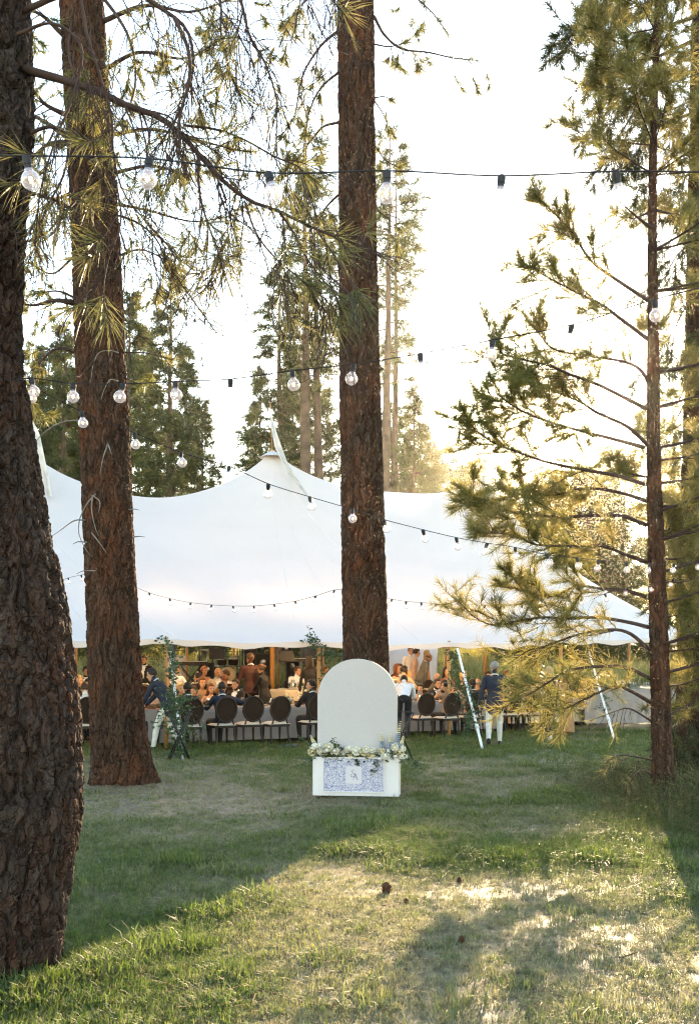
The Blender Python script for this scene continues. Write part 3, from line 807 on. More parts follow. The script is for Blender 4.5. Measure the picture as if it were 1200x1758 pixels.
# --- second trunk, left of the tent
def second_pine():
    d = 14.0
    p = Pine('tall_pine', 'thick bare pine trunk left of the tent with grey dead twigs', (-3.17, d, float(gz(-3.17, d))))
    e = [(100, 168, -200), (106, 176, 0), (116, 188, 200), (126, 203, 400), (132, 213, 600), (140, 220, 750), (148, 229, 950), (153, 238, 1100), (157, 246, 1220), (161, 256, 1300), (163, 264, 1340), (162, 268, 1365)]
    p.trunk(trunk_rows(e[::-1], d), 130, 420, M['bark'], (0.050, 0.19), 0.060, 0.22)
    K = dict(two=False, nl=0.17, nw=0.012, tr=0.004)
    for pts, d1, r, tw in [
        ([(128, 520), (95, 516), (60, 524), (30, 520)], 13.4, 0.045, 7), ([(130, 512), (100, 500), (60, 505)], 13.8, 0.02, 5),
        ([(134, 605), (100, 598), (70, 622), (50, 660), (42, 700)], 13.5, 0.03, 8), ([(205, 605), (250, 606), (298, 618)], 13.4, 0.012, 3),
        ([(180, 120), (240, 90), (320, 100), (390, 60)], 13.0, 0.035, 16), ([(170, 40), (250, 10), (330, 20), (420, -10)], 13.2, 0.04, 16),
        ([(190, 232), (260, 222), (330, 238), (400, 256), (440, 262)], 13.0, 0.030, 12), ([(185, 300), (260, 285), (330, 300), (400, 280)], 14.5, 0.03, 12),
        ([(120, 200), (80, 180), (50, 150), (10, 160)], 13.5, 0.04, 12), ([(118, 245), (80, 250), (40, 290)], 13.2, 0.05, 10), ([(118, 235), (70, 205), (20, 180)], 14.6, 0.05, 12),
        ([(125, 330), (90, 350), (60, 400)], 13.2, 0.03, 10), ([(195, 350), (250, 360), (330, 380), (400, 370)], 14.6, 0.025, 12), ([(200, 440), (250, 430), (320, 470)], 14.4, 0.02, 9),
        ([(128, 440), (90, 470), (50, 450)], 14.2, 0.02, 9), ([(160, 0), (200, -80), (330, -90)], 13.6, 0.04, 14), ([(110, 60), (60, 20), (0, 30)], 13.6, 0.04, 12),
        ([(150, -40), (220, 60), (230, 160), (180, 250)], 12.9, 0.03, 14), ([(160, -60), (120, 60), (130, 140), (150, 200)], 13.0, 0.03, 12)]:
        p.limb(pxlimb(pts, 14.0, d1), r, 0.006, twigs=tw, tl=(0.4, 1.0), droop=0.12, hook=0.15, curl=0.2, sub=2, nneed=60, nfrac=0.75, nt0=0.5, down=0.2, **K)
    for pts in [[(205, 606), (190, 602), (170, 606), (160, 630), (156, 660)], [(204, 655), (190, 652), (180, 668), (174, 686)], [(186, 762), (178, 785), (172, 815)], [(187, 764), (192, 780)],
                [(165, 848), (150, 865), (138, 890), (136, 915), (146, 940), (158, 956)], [(160, 850), (158, 875), (164, 905), (170, 920)], [(162, 852), (172, 862), (170, 880)], [(158, 915), (170, 930), (184, 950)],
                [(148, 893), (128, 894), (105, 910), (88, 922)], [(150, 931), (135, 930), (126, 934)], [(222, 875), (232, 874), (240, 876)], [(228, 922), (240, 921), (250, 922)], [(165, 980), (145, 980), (132, 985)],
                [(150, 722), (110, 724), (80, 740), (62, 760), (56, 790)]]:
        q = pxlimb(pts, 13.62, 13.45)
        mb = MB().tube(crom(q, 14) - np.array(tuple(p.org)), [0.011, 0.003], 6)
        mb.build('dead_twig', M['dead_wood'], p.root)
second_pine()

# --- centre trunk
def centre_pine():
    d = 13.4
    bx = at(628, 1150, d).x
    p = Pine('centre_pine', 'straight pine trunk rising behind the arched sign', (bx, d, float(gz(bx, d))))
    e = [(578, 636, -200), (581, 640, 0), (583, 643, 300), (584, 647, 500), (585, 652, 700), (587, 657, 850), (589, 661, 1000), (591, 665, 1120), (588, 670, 1280), (584, 674, 1370)]
    p.trunk(trunk_rows(e[::-1], d), 120, 440, M['bark'], (0.050, 0.20), 0.052, 0.15)
    K = dict(two=False, nl=0.17, nw=0.012, tr=0.004)
    for pts, d1, r, tw, nf in [
        ([(582, 52), (550, 80), (520, 130), (505, 200), (478, 240)], 13.0, 0.022, 14, 0.8), ([(582, 124), (552, 150), (532, 190), (520, 260)], 13.0, 0.02, 10, 0.4),
        ([(582, 210), (555, 218), (535, 240), (515, 268), (490, 290)], 13.1, 0.02, 9, 0.5), ([(584, 332), (565, 350), (552, 368), (545, 384)], 13.2, 0.02, 6, 0.4),
        ([(642, 28), (660, 60), (690, 84), (735, 90), (780, 100), (822, 104)], 13.4, 0.022, 13, 0.45), ([(642, 76), (670, 80), (700, 72)], 13.2, 0.012, 6, 0.4),
        ([(643, 168), (660, 166), (672, 172)], 13.2, 0.01, 2, 0.3), ([(644, 175), (660, 200), (668, 230)], 13.2, 0.01, 3, 0.3), ([(644, 250), (662, 275), (690, 290)], 13.0, 0.008, 3, 0.4),
        ([(646, 360), (672, 380), (690, 400)], 13.0, 0.01, 4, 0.4), ([(582, -20), (540, -10), (500, 30), (480, 80)], 13.0, 0.02, 14, 0.9), ([(640, -30), (690, -20), (740, 20), (770, 60)], 13.2, 0.02, 12, 0.5),
        ([(584, 596), (560, 610), (546, 626)], 13.0, 0.009, 1, 0.0), ([(585, 764), (572, 766), (566, 772)], 13.1, 0.008, 0, 0.0), ([(584, 480), (560, 490), (535, 520)], 13.0, 0.01, 4, 0.5)]:
        p.limb(pxlimb(pts, 13.4, d1), r, 0.005, twigs=tw, tl=(0.25, 0.7), droop=0.2, hook=0.1, curl=0.2, sub=1, nneed=46, nfrac=nf, nt0=0.55, down=0.3, endn=0.0 if tw < 2 else 0.8, **K)
centre_pine()

# --- young pine at the right with full boughs
def young_pine():
    d = 11.6
    bx = at(1138, 1150, d).x
    p = Pine('young_pine', 'slender young pine with long needled boughs, sun behind it', (bx, d, float(gz(bx, d))))
    e = [(1128, 1134, -180), (1124, 1133, 0), (1116, 1127, 200), (1112, 1126, 400), (1111, 1130, 600), (1110, 1133, 800), (1112, 1140, 950), (1115, 1146, 1100), (1118, 1151, 1250), (1120, 1158, 1370), (1116, 1164, 1400)]
    p.trunk(trunk_rows(e[::-1], d), 64, 300, M['bark'], (0.035, 0.11), 0.016, 0.10)
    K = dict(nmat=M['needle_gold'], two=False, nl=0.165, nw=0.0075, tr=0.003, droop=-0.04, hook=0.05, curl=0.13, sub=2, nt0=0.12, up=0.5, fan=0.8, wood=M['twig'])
    left = [
        [(1118, 392), (1092, 372), (1062, 345)],
        [(1112, 516), (1060, 482), (1013, 447), (983, 400), (947, 363), (922, 343)],
        [(1112, 583), (1060, 544), (1032, 523), (983, 499), (930, 471), (909, 457)],
        [(1122, 681), (1102, 639), (1070, 621), (1007, 611), (951, 600), (927, 576), (902, 548)],
        [(1109, 702), (1074, 684), (1025, 660), (976, 642), (944, 628), (913, 621), (885, 614), (860, 606), (853, 583)],
        [(1112, 765), (1077, 733), (1025, 709), (997, 691), (955, 674), (920, 663), (902, 656)],
        [(1105, 768), (1053, 754), (997, 740), (948, 726), (902, 709), (878, 695), (853, 677)],
        [(1105, 831), (1060, 817), (1004, 807), (937, 793), (885, 775), (843, 758), (815, 737), (797, 719)],
        [(1109, 902), (1060, 885), (976, 887), (902, 883), (850, 874), (815, 864), (801, 857)],
        [(1109, 860), (1060, 845), (1000, 838), (950, 850), (900, 845), (850, 830)],
        [(1109, 965), (1070, 951), (1032, 937), (990, 938), (920, 935), (885, 920), (829, 913)],
        [(1109, 1025), (1074, 1014), (1032, 1011), (990, 1006), (955, 1022), (913, 1020), (860, 1000)],
        [(1112, 1077), (1081, 1069), (1025, 1060), (976, 1062), (930, 1060), (885, 1067), (850, 1074), (815, 1060), (787, 1032)],
        [(1114, 1116), (1081, 1088), (1046, 1081), (990, 1090), (940, 1108), (905, 1118), (872, 1140)],
        [(1116, 1165), (1077, 1147), (1032, 1144), (976, 1151), (940, 1172), (915, 1188), (885, 1204)],
        [(1118, 1207), (1081, 1186), (1053, 1179), (1004, 1200), (976, 1214), (945, 1222)],
    ]
    tipd = [11.2, 11.4, 11.0, 12.2, 10.9, 11.8, 10.8, 11.0, 11.3, 12.2, 10.8, 11.8, 10.9, 11.2, 10.7, 11.0]
    for q, td in zip(left, tipd):
        bare = q is left[0]
        p.limb(pxlimb(q, 11.6, td), 0.026, 0.004, twigs=2 if bare else 19, tl=(0.28, 0.72), nneed=95 if q[0][1] < 740 else (125 if q[0][1] < 1070 else (70 if q[0][1] < 1110 else 40)), nfrac=0.1 if bare else 0.95, endn=0.0 if bare else 2.0, e0=0.45, t0=0.25, **K)
    # sparse low shoots
    for q in ([(1118, 1238), (1081, 1217), (1056, 1221), (1011, 1238)], [(1120, 1305), (1095, 1300), (1060, 1297), (1035, 1312)], [(1120, 1330), (1100, 1322), (1085, 1335), (1075, 1345)]):
        kk = dict(K); kk.update(droop=0.2, hook=0.0)
        p.limb(pxlimb(q, 11.6, 11.2), 0.014, 0.003, twigs=7, tl=(0.2, 0.45), nneed=24, nfrac=0.3, endn=0.4, down=0.5, **kk)
    for y in (1180, 1120, 1060, 1000, 960, 910, 870, 830, 790, 740):
        b = at(1128, y, 11.6); a = RNG.uniform(-0.5, 1.5); dv = Vector((math.cos(a), math.sin(a), 0)); rr = RNG.uniform(0.7, 1.2)
        p.limb([b, b + dv * rr * 0.5 + Vector((0, 0, 0.05)), b + dv * rr + Vector((0, 0, 0.22))], 0.016, 0.0035, twigs=12, tl=(0.25, 0.55), nneed=95, nfrac=0.95, endn=1.2, **K)
    # boughs on the other sides and the upper whorls
    zs = [1240, 1160, 1110, 1040, 985, 930, 880, 820, 770, 700, 640, 560, 500, 430, 360, 300, 250, 200, 150, 100, 50, 0, -60, -120]
    for k, y in enumerate(zs):
        b = at(1122, y, 11.6)
        reach = 1.5 if y > 700 else 0.55 + 0.95 * max(0, (y + 150)) / 850
        for j in range(2 if y > 330 else 4):
            a = RNG.uniform(-1.0, 2.3) if y > 330 else RNG.uniform(0, 2 * PI)
            dv = np.array([math.cos(a), math.sin(a), 0.0]); rr = reach * RNG.uniform(0.7, 1.1)
            q = [b, b + Vector(dv * rr * 0.4) + Vector((0, 0, 0.10 * rr)), b + Vector(dv * rr * 0.75) + Vector((0, 0, 0.22 * rr)), b + Vector(dv * rr) + Vector((0, 0, 0.42 * rr))]
            p.limb(q, 0.018 if y > 330 else 0.010, 0.0035, twigs=10, tl=(0.2, 0.5), nneed=64, nfrac=0.9, endn=1.0, **K)
young_pine()

# --- thick trunk at the right frame edge
def edge_pine():
    d = 14.2
    bx = at(1212, 1150, d).x
    p = Pine('edge_pine', 'dark pine trunk cut by the right frame edge behind the young pine', (bx, d, float(gz(bx, d))))
    e = [(1192, 1250, -200), (1190, 1250, 0), (1184, 1252, 300), (1178, 1256, 600), (1172, 1258, 850), (1166, 1258, 1050), (1164, 1262, 1200), (1162, 1268, 1300), (1158, 1274, 1350), (1156, 1276, 1370)]
    p.trunk(trunk_rows(e[::-1], d), 120, 380, M['bark'], (0.055, 0.20), 0.045, 0.15)
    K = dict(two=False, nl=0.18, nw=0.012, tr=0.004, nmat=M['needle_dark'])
    for pts, d1, r, tw in [
        ([(1190, 30), (1140, 50), (1100, 100), (1060, 160), (1030, 210)], 12.6, 0.030, 22), ([(1190, 70), (1120, 100), (1060, 110), (1000, 60), (965, 45)], 13.0, 0.03, 20),
        ([(1190, 120), (1150, 140), (1110, 160), (1060, 240), (1040, 290)], 13.0, 0.03, 20), ([(1186, 195), (1150, 210), (1115, 225), (1080, 250)], 13.4, 0.025, 14),
        ([(1190, -20), (1130, -30), (1080, 10), (1030, 30), (990, 40)], 12.8, 0.03, 22), ([(1190, -60), (1120, -70), (1050, -40), (1010, 20)], 13.4, 0.03, 20),
        ([(1186, 260), (1160, 275), (1130, 300), (1100, 330)], 13.0, 0.02, 12), ([(1200, 290), (1178, 300), (1168, 340), (1160, 400)], 12.8, 0.02, 14),
        ([(1184, 420), (1160, 440), (1140, 480)], 13.0, 0.015, 8), ([(1180, 520), (1160, 560), (1150, 620)], 13.0, 0.015, 10), ([(1178, 640), (1150, 632), (1128, 636)], 13.4, 0.012, 4),
        ([(1176, 690), (1160, 720), (1145, 745)], 13.2, 0.018, 7), ([(1190, 820), (1175, 850), (1165, 900)], 12.8, 0.018, 14), ([(1200, 870), (1180, 900), (1170, 960)], 12.6, 0.018, 14),
        ([(1190, 960), (1170, 990), (1155, 1040)], 12.9, 0.018, 12), ([(1180, 1110), (1165, 1150), (1150, 1180)], 13.0, 0.015, 6), ([(1195, 1200), (1170, 1230), (1150, 1240)], 13.0, 0.015, 9), ([(1200, 1250), (1180, 1270), (1172, 1300)], 12.8, 0.015, 8)]:
        p.limb(pxlimb(pts, 14.0, d1), r, 0.005, twigs=tw, tl=(0.35, 0.9), droop=0.16, hook=0.05, curl=0.17, sub=2, nneed=64, nfrac=0.8, nt0=0.45, down=0.25, **K)
edge_pine()

# ------------------------------------------------------------------ trees beyond the tent
def far_pine_meshes(seed, h, base, rad, nb, dens, clump, slim):
    """trunk and crown meshes of a far conifer of height h: whorls of boughs carrying needle sprays"""
    global RNG
    keep = RNG; RNG = np.random.default_rng(seed)
    tr = MB(); pts = []; n = 16
    wob = RNG.normal(0, 0.05, (n, 2)).cumsum(0) * 0.6
    for i in range(n):
        pts.append((wob[i, 0], wob[i, 1], h * i / (n - 1)))
    r0 = 0.012 * h + 0.03
    tr.tube(pts, np.linspace(r0, 0.02, n), 10)
    nd = Needles()
    for k in range(nb):
        t = base + (1 - base) * (k + RNG.uniform(0, 1)) / nb
        z = h * t
        x0 = np.interp(z, [q[2] for q in pts], wob[:, 0]); y0 = np.interp(z, [q[2] for q in pts], wob[:, 1])
        u = (t - base) / (1 - base)
        prof = (1 - u) ** 0.75 * min(1, 0.45 + 2.2 * u) if not slim else (0.35 + 0.65 * math.sin(PI * min(1, u * 0.9 + 0.1)))
        L = rad * prof * RNG.uniform(0.6, 1.15) + 0.15
        a = RNG.uniform(0, 2 * PI); d = np.array([math.cos(a), math.sin(a), RNG.uniform(0.05, 0.45) if u > 0.3 else RNG.uniform(-0.25, 0.2)])
        W = twig_path((x0, y0, z), d, L, 7, 0.07, 0.16, 0.10)
        tr.tube(W, [0.012 * L + 0.012, 0.008], 4)
        if RNG.uniform() < dens:
            nd.brush(W, int(clump * L) + 8, 0.36, 0.4, 1.4, 0.045, 0.30, 0.5)
            for s in range(int(4 + 4.0 * L)):
                j = RNG.integers(2, 7)
                W2 = twig_path(W[j], nrm(W[-1] - W[0]) + RNG.normal(0, 0.7, 3), RNG.uniform(0.3, 0.35 * L + 0.35), 4, 0.0, 0.1, 0.1)
                nd.brush(W2, int(clump * 0.7) + 4, 0.32, 0.4, 1.5, 0.045, 0.15, 0.5)
    me = tr.mesh('far_trunk', M['bark_far'])
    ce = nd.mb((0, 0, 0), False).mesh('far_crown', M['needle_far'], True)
    RNG = keep
    return me, ce

FAR = {
    'dense': [far_pine_meshes(101 + i, 16, 0.03, 3.0, 150, 1.0, 30, False) for i in range(3)],
    'tall': [far_pine_meshes(201 + i, 21, 0.18, 2.9, 130, 0.95, 28, False) for i in range(2)],
    'slim': [far_pine_meshes(301 + i, 24, 0.56, 1.7, 52, 0.85, 20, True) for i in range(2)],
    'small': [far_pine_meshes(401 + i, 9, 0.02, 2.1, 85, 1.0, 24, False) for i in range(2)],
}
H0 = {'dense': 16, 'tall': 21, 'slim': 24, 'small': 9}
def far_tree(kind, var, px, top, d, label, wide=1.0):
    x = (px - 600) / FPX * d; g = float(gz(x, d))
    h = EYE + (HOR - top) / FPX * d - g
    t = thing('far_pine', label, 'tree', (x, d, g), random.uniform(0, 6.28), 'pines beyond the tent')
    k = h / H0[kind]; t.scale = (k * wide, k * wide, k)
    tr, cr = FAR[kind][var % len(FAR[kind])]
    obj('trunk', tr, t); obj('crown', cr, t)
for a in [
    ('tall', 0, 292, 440, 46, 'tall green pine rising left of the tent peak, clear of its neighbours', 1.0),
    ('dense', 1, 226, 500, 50, 'shaded pine just right of the thick bare trunk', 1.0),
    ('dense', 0, 108, 560, 48, 'dark pine between the two near left trunks', 1.05),
    ('dense', 2, 62, 600, 44, 'dark bushy pine close against the near left trunk', 1.0),
    ('dense', 1, 160, 620, 58, 'pine hidden partly behind the thick bare trunk', 1.1),
    ('dense', 0, 88, 600, 62, 'further dark pine between the near left trunks', 1.2),
    ('dense', 2, 128, 640, 70, 'furthest dark pine between the near left trunks', 1.3),
    ('dense', 1, 255, 560, 62, 'further pine left of the tall green pine', 1.0),
    ('dense', 0, 322, 600, 58, 'pine close on the right of the tall green pine', 0.8),
    ('dense', 1, 450, 640, 56, 'lower pine left of the central tent pennant', 0.8),
    ('dense', 2, 505, 600, 60, 'lower pine right of the central tent pennant', 0.9),
    ('dense', 2, 350, 690, 52, 'low pine filling the gap right of the tall green pine', 0.9),
    ('tall', 1, 484, 455, 46, 'broad pine standing behind the central tent peak', 1.15),
    ('slim', 0, 534, 235, 44, 'tall slim pine with reddish trunk left of the centre trunk', 1.2),
    ('slim', 1, 548, 300, 45, 'twin slim pine touching the reddish one beside the centre trunk', 1.1),
    ('dense', 0, 545, 560, 52, 'leafy pine low between tent peak and centre trunk', 0.8),
    ('slim', 1, 661, 235, 43, 'very tall slim pine just right of the centre trunk', 1.0),
    ('slim', 0, 683, 280, 50, 'fainter slim pine with its crown right of the tallest', 0.8),
    ('dense', 0, 708, 670, 46, 'dense pointed pine right of the centre trunk above the tent saddle', 0.95),
    ('small', 1, 672, 700, 52, 'smaller pine tucked beside the centre trunk', 1.0),
    ('small', 0, 752, 770, 92, 'hazy distant pine right of the pointed pine', 1.1), ('small', 1, 785, 800, 100, 'hazy distant pine mid way to the young pine', 1.2),
    ('small', 0, 812, 790, 96, 'hazy distant pine near the rear tent peak', 1.1), ('small', 1, 735, 745, 80, 'distant pine half behind the pointed pine', 0.9),
    ('small', 1, 880, 850, 66, 'sunlit bushy pine behind the boughs left of the young trunk', 1.4), ('small', 0, 945, 806, 60, 'sunlit bushy pine directly behind the middle boughs', 1.4),
    ('small', 1, 1012, 806, 60, 'sunlit rounded pine behind the inner boughs', 1.5), ('small', 0, 1070, 795, 62, 'bright pine seen just left of the young trunk', 1.4),
    ('small', 0, 978, 812, 61, 'sunlit pine between the bushy one and the rounded one', 1.5), ('small', 1, 915, 838, 59, 'sunlit pine at the left end of the bright thicket', 1.4),
    ('dense', 2, 1150, 760, 64, 'pine showing between the two right hand trunks', 1.2),
    ('small', 1, 920, 900, 84, 'low far pine through the boughs above the tent slope', 1.6), ('small', 0, 1035, 900, 86, 'low far pine through the boughs near the sun', 1.6),
    ]:
    far_tree(*a)
# ------------------------------------------------------------------ people
PM = {}
def pm(key, col, rough=0.8, var=0.12, scale=12, bump=0.12, bscale=30):
    if key not in PM: PM[key] = mat(key, col, rough, var, scale, bump=bump, bscale=bscale)
    return PM[key]
for key, c in dict(navy=(0.016, 0.020, 0.036), black_suit=(0.010, 0.009, 0.011), maroon=(0.045, 0.016, 0.014), grey_suit=(0.13, 0.12, 0.10), cream_suit=(0.48, 0.38, 0.25),
                   white_shirt=(0.66, 0.66, 0.70), cream_trousers=(0.55, 0.54, 0.50), dark_trousers=(0.016, 0.017, 0.022), pink_shirt=(0.50, 0.34, 0.28), rust_dress=(0.24, 0.07, 0.03),
                   floral_dress=(0.22, 0.08, 0.06), black_dress=(0.012, 0.011, 0.012), peach_dress=(0.46, 0.24, 0.14), tan_top=(0.30, 0.16, 0.08), grey_blue=(0.16, 0.18, 0.24)).items():
    pm(key, c)
pm('skin_fair', (0.46, 0.25, 0.16), 0.5, 0.08, 10, 0.03); pm('skin_tan', (0.33, 0.16, 0.09), 0.5, 0.08, 10, 0.03); pm('skin_dark', (0.10, 0.05, 0.032), 0.5, 0.08, 10, 0.03)
for key, c in dict(hair_dark=(0.014, 0.009, 0.007), hair_brown=(0.055, 0.028, 0.014), hair_red=(0.14, 0.05, 0.018), hair_blonde=(0.40, 0.26, 0.11), hair_grey=(0.20, 0.18, 0.17), hair_white=(0.48, 0.44, 0.38)).items():
    pm(key, c, 0.55, 0.3, 40, 0.5, 70)
pm('shoe_dark', (0.02, 0.014, 0.012), 0.4); pm('shoe_white', (0.6, 0.6, 0.6), 0.5); pm('eye', (0.015, 0.01, 0.008), 0.2); pm('lips', (0.25, 0.08, 0.06), 0.5); pm('sole', (0.5, 0.42, 0.34), 0.8); pm('tie', (0.05, 0.03, 0.03), 0.6)

def ik(a, c, l1, l2, hint):
    a = np.array(a, float); c = np.array(c, float); v = c - a; L = np.linalg.norm(v)
    if L > (l1 + l2) * 0.995:
        c = a + v / L * (l1 + l2) * 0.995; v = c - a; L = np.linalg.norm(v)
    v /= L; x = (l1 * l1 - l2 * l2 + L * L) / (2 * L); h = math.sqrt(max(1e-6, l1 * l1 - x * x))
    hv = np.array(hint, float); hv = hv - hv.dot(v) * v; hv /= np.linalg.norm(hv) + 1e-9
    return a + v * x + hv * h, c

def rotm(axis, ang): return np.array(Matrix.Rotation(ang, 3, axis))

def seg_dist(P, a, b):
    ab = b - a; t = np.clip(((P - a) @ ab) / (ab @ ab + 1e-9), 0, 1)
    return np.linalg.norm(P - a - t[:, None] * ab, axis=1), t

def person(label, loc, rotz, pose='sit', h=1.75, lean=0.08, twist=0.0, yaw=0.0, pitch=0.0, hands=None, feet=None, pelvis=None, top='navy', bottom='dark_trousers', skin='skin_fair',
           hair='hair_brown', style='short', sleeves='long', jacket=False, shoe='shoe_dark', woman=False, strapless=False, skirt=None, shirt='white_shirt', tie=False, collar=False, vox=0.0185, fingers=True, group='dinner guests', cuffs=True):
    k = h / 1.75
    pel = np.array(pelvis if pelvis is not None else ((0, -0.06, 0.545) if pose == 'sit' else (0, 0, 0.94)), float)
    RB = rotm('Z', twist) @ rotm('X', -lean)
    up = lambda x, y, z: pel + RB @ np.array((x, y, z), float)
    sw = 0.158 if woman else 0.182
    S = [up(-sw, 0, 0.455), up(sw, 0, 0.455)]
    nb, ntp = up(0, -0.015, 0.50), up(0, 0.012, 0.585)
    RH = rotm('Z', twist + yaw) @ rotm('X', -(lean * 0.45 + pitch))
    hc = ntp + RH @ np.array((0, 0.022, 0.085))
    hd = lambda x, y, z: hc + RH @ np.array((x, y, z), float)
    if hands is None:
        hands = [(-0.17, 0.40, 0.80), (0.17, 0.40, 0.80)] if pose == 'sit' else [(-0.25, 0.06, 0.78), (0.25, 0.06, 0.78)]
    if feet is None:
        feet = [(-0.11, 0.36, 0.085), (0.11, 0.36, 0.085)] if pose == 'sit' else [(-0.10, 0, 0.085), (0.10, 0, 0.085)]
    hips = [pel + rotm('Z', twist * 0.3) @ np.array((s * 0.092, 0, -0.02)) for s in (-1, 1)]
    mb = MB(); segs = []
    f = 1.07 if jacket else 1.0
    # torso
    wx = np.array([0.150, 0.168, 0.122, 0.145, 0.142, 0.060]) if woman else np.array([0.150, 0.160, 0.143, 0.172, 0.168, 0.064])
    wy = np.array([0.100, 0.118, 0.092, 0.118, 0.085, 0.055]) if woman else np.array([0.100, 0.115, 0.104, 0.122, 0.096, 0.058])
    if jacket: wx[:5] *= 1.08; wy[:5] *= 1.14
    zz = [-0.07, 0.0, 0.17, 0.34, 0.445, 0.505]
    tp = [up(0, 0, z) for z in zz]
    mb.tube(tp, wx, 16, sx=1.0, sy=wy / wx, ref=RB @ np.array((0, 1, 0.0)))
    for i in range(5): segs.append((tp[i], tp[i + 1], (wx[i] + wy[i]) / 2 * 0.95, 'top' if i > (0 if pose != 'sit' else 0) else ('top' if jacket or skirt else 'bottom')))
    if jacket and pose != 'sit':
        q = [up(0, 0, 0.15), up(0, -0.01, 0.0), up(0, -0.01, -0.13)]
        mb.tube(q, [0.155, 0.178, 0.182], 16, sx=1, sy=[0.75, 0.78, 0.78], ref=RB @ np.array((0, 1, 0.0))); segs.append((q[0], q[2], 0.185, 'top'))
    if jacket and pose == 'sit':
        q = [up(0, 0, 0.15), up(0, -0.01, -0.02)]
        mb.tube(q, [0.155, 0.18], 16, sx=1, sy=0.78, ref=RB @ np.array((0, 1, 0.0)))
    # shoulders and arms
    for s in (0, 1):
        sg = -1 if s == 0 else 1
        el, wr = ik(S[s], hands[s], 0.285, 0.255, (sg * 0.6, -0.5, -0.7))
        ra = np.array([0.062, 0.050, 0.040]) * (0.82 if woman else 1) * (1.12 if jacket else 1)
        mb.ball(S[s] + RB @ np.array((-sg * 0.01, 0, -0.012)), 0.072 * (0.85 if woman else 1) * f, 12, 8)
        mb.tube(crom([up(-sg * -0.10, 0, 0.45), S[s], el], 8), np.linspace(ra[0], ra[1], 8), 10)
        mb.tube([S[s] * 0.02 + el * 0.98, el * 0.45 + wr * 0.55, wr], [ra[1], ra[1] * 0.92, ra[2] * (0.95 if sleeves == 'long' else 0.72)], 10)
        ta = 'top' if sleeves != 'none' else 'skin'; tf = 'top' if sleeves == 'long' else 'skin'
        mid = S[s] * 0.45 + el * 0.55
        segs += [(S[s], mid, ra[0], ta), (mid, el, ra[1], ta if sleeves != 'cap' else 'skin'), (el, wr, ra[2], tf)]
        d = nrm(wr - el); 
        mb.tube([wr - d * 0.01, wr + d * 0.045, wr + d * 0.085], [0.026, 0.036, 0.033], 10, sx=1.0, sy=0.55)
        segs.append((wr + d * 0.012, wr + d * 0.09, 0.033, 'skin'))
        hands[s] = (wr, d) if not isinstance(hands, tuple) else None
    # legs
    lk = []
    for s in (0, 1):
        sg = -1 if s == 0 else 1
        hint = (sg * 0.12, 0.7, 0.75) if pose == 'sit' else (sg * 0.05, 1, 0.05)
        kn, an = ik(hips[s], feet[s], 0.435, 0.43, hint)
        rl = np.array([0.098, 0.066, 0.056, 0.045]) * (0.92 if woman else 1)
        mb.tube(crom([pel + (hips[s] - pel) * 0.6, hips[s] * 0.85 + kn * 0.15, kn], 8), np.interp(np.linspace(0, 1, 8), [0, 0.3, 1], [0.10, rl[0], rl[1]]), 12)
        mb.tube([kn, kn * 0.65 + an * 0.35, an], [rl[1], rl[2] * 1.08, rl[3]], 12)
        bl = 'bottom'
        bare = woman and skirt is not None
        segs += [(hips[s], kn, rl[0] * 0.8, bl if not bare else ('top' if skirt != 'short' else 'top')), (kn, an + (kn - an) * 0.10, rl[2], 'skin' if (bare and skirt != 'long') else bl)]
        sh = nrm(an - kn); fw = np.array((sg * 0.12, 1.0, 0)); 
        if sh[1] < -0.35: fw = np.array((sg * 0.05, 0.55, -0.80))       # heel lifted
        fw = nrm(fw); upv = np.array((0, 0, 1.0))
        heel = an - fw * 0.045 - upv * 0.045; toe = an + fw * 0.175 - upv * (0.055 if abs(fw[2]) < 0.2 else 0.0)
        mb.tube([heel, an + fw * 0.05 - upv * 0.030, toe], [0.040, 0.047, 0.034], 10)
        mb.tube([an, an - upv * 0.03 + fw * 0.01], [rl[3] * 0.92, 0.045], 10)
        segs.append((heel, toe, 0.052, 'shoe')); lk.append((kn, an))
    if skirt in ('long', 'short') and pose != 'sit':
        zb = 0.10 if skirt == 'long' else 0.50
        q = [up(0, 0, 0.14), pel + np.array((0, 0, -0.05)), np.array((pel[0], pel[1] * 0.5, (pel[2] + zb) / 2)), np.array((0, 0.02, zb))]
        mb.tube(q, [0.125, 0.17, 0.19, 0.24 if skirt == 'long' else 0.21], 18, sx=1, sy=0.85, ref=(0, 1, 0)); segs.append((q[1], q[3], 0.20, 'top'))
    # neck and head
    mb.tube([nb - RB @ np.array((0, 0, 0.03)), ntp, hd(0, -0.012, -0.03)], [0.062, 0.050, 0.052] if not woman else [0.052, 0.041, 0.045], 12)
    segs.append((nb + RB @ np.array((0, 0, 0.025)), hd(0, 0, -0.03), 0.05, 'skin'))
    mb.ball(hd(0, -0.008, 0.028), (0.077, 0.097, 0.098), 18, 12, M=RH)
    mb.ball(hd(0, 0.022, -0.045), (0.058, 0.070, 0.078), 16, 10, M=RH)
    mb.ball(hd(0, 0.062, -0.100), (0.026, 0.024, 0.020), 10, 8, M=RH)
    mb.tube([hd(0, 0.088, 0.012), hd(0, 0.108, -0.022), hd(0, 0.098, -0.034)], [0.010, 0.016, 0.016], 8)
    for sg in (-1, 1): mb.ball(hd(sg * 0.078, -0.004, -0.008), (0.013, 0.022, 0.034), 8, 8, M=RH)
    segs.append((hd(0, 0, 0.04), hd(0, 0.03, -0.07), 0.085, 'skin'))
    # one continuous surface
    tmp = obj('person', mb.mesh('person', []))
    md = tmp.modifiers.new('r', 'REMESH'); md.mode = 'VOXEL'; md.voxel_size = vox
    m2 = tmp.modifiers.new('s', 'SMOOTH'); m2.iterations = 3; m2.factor = 0.5
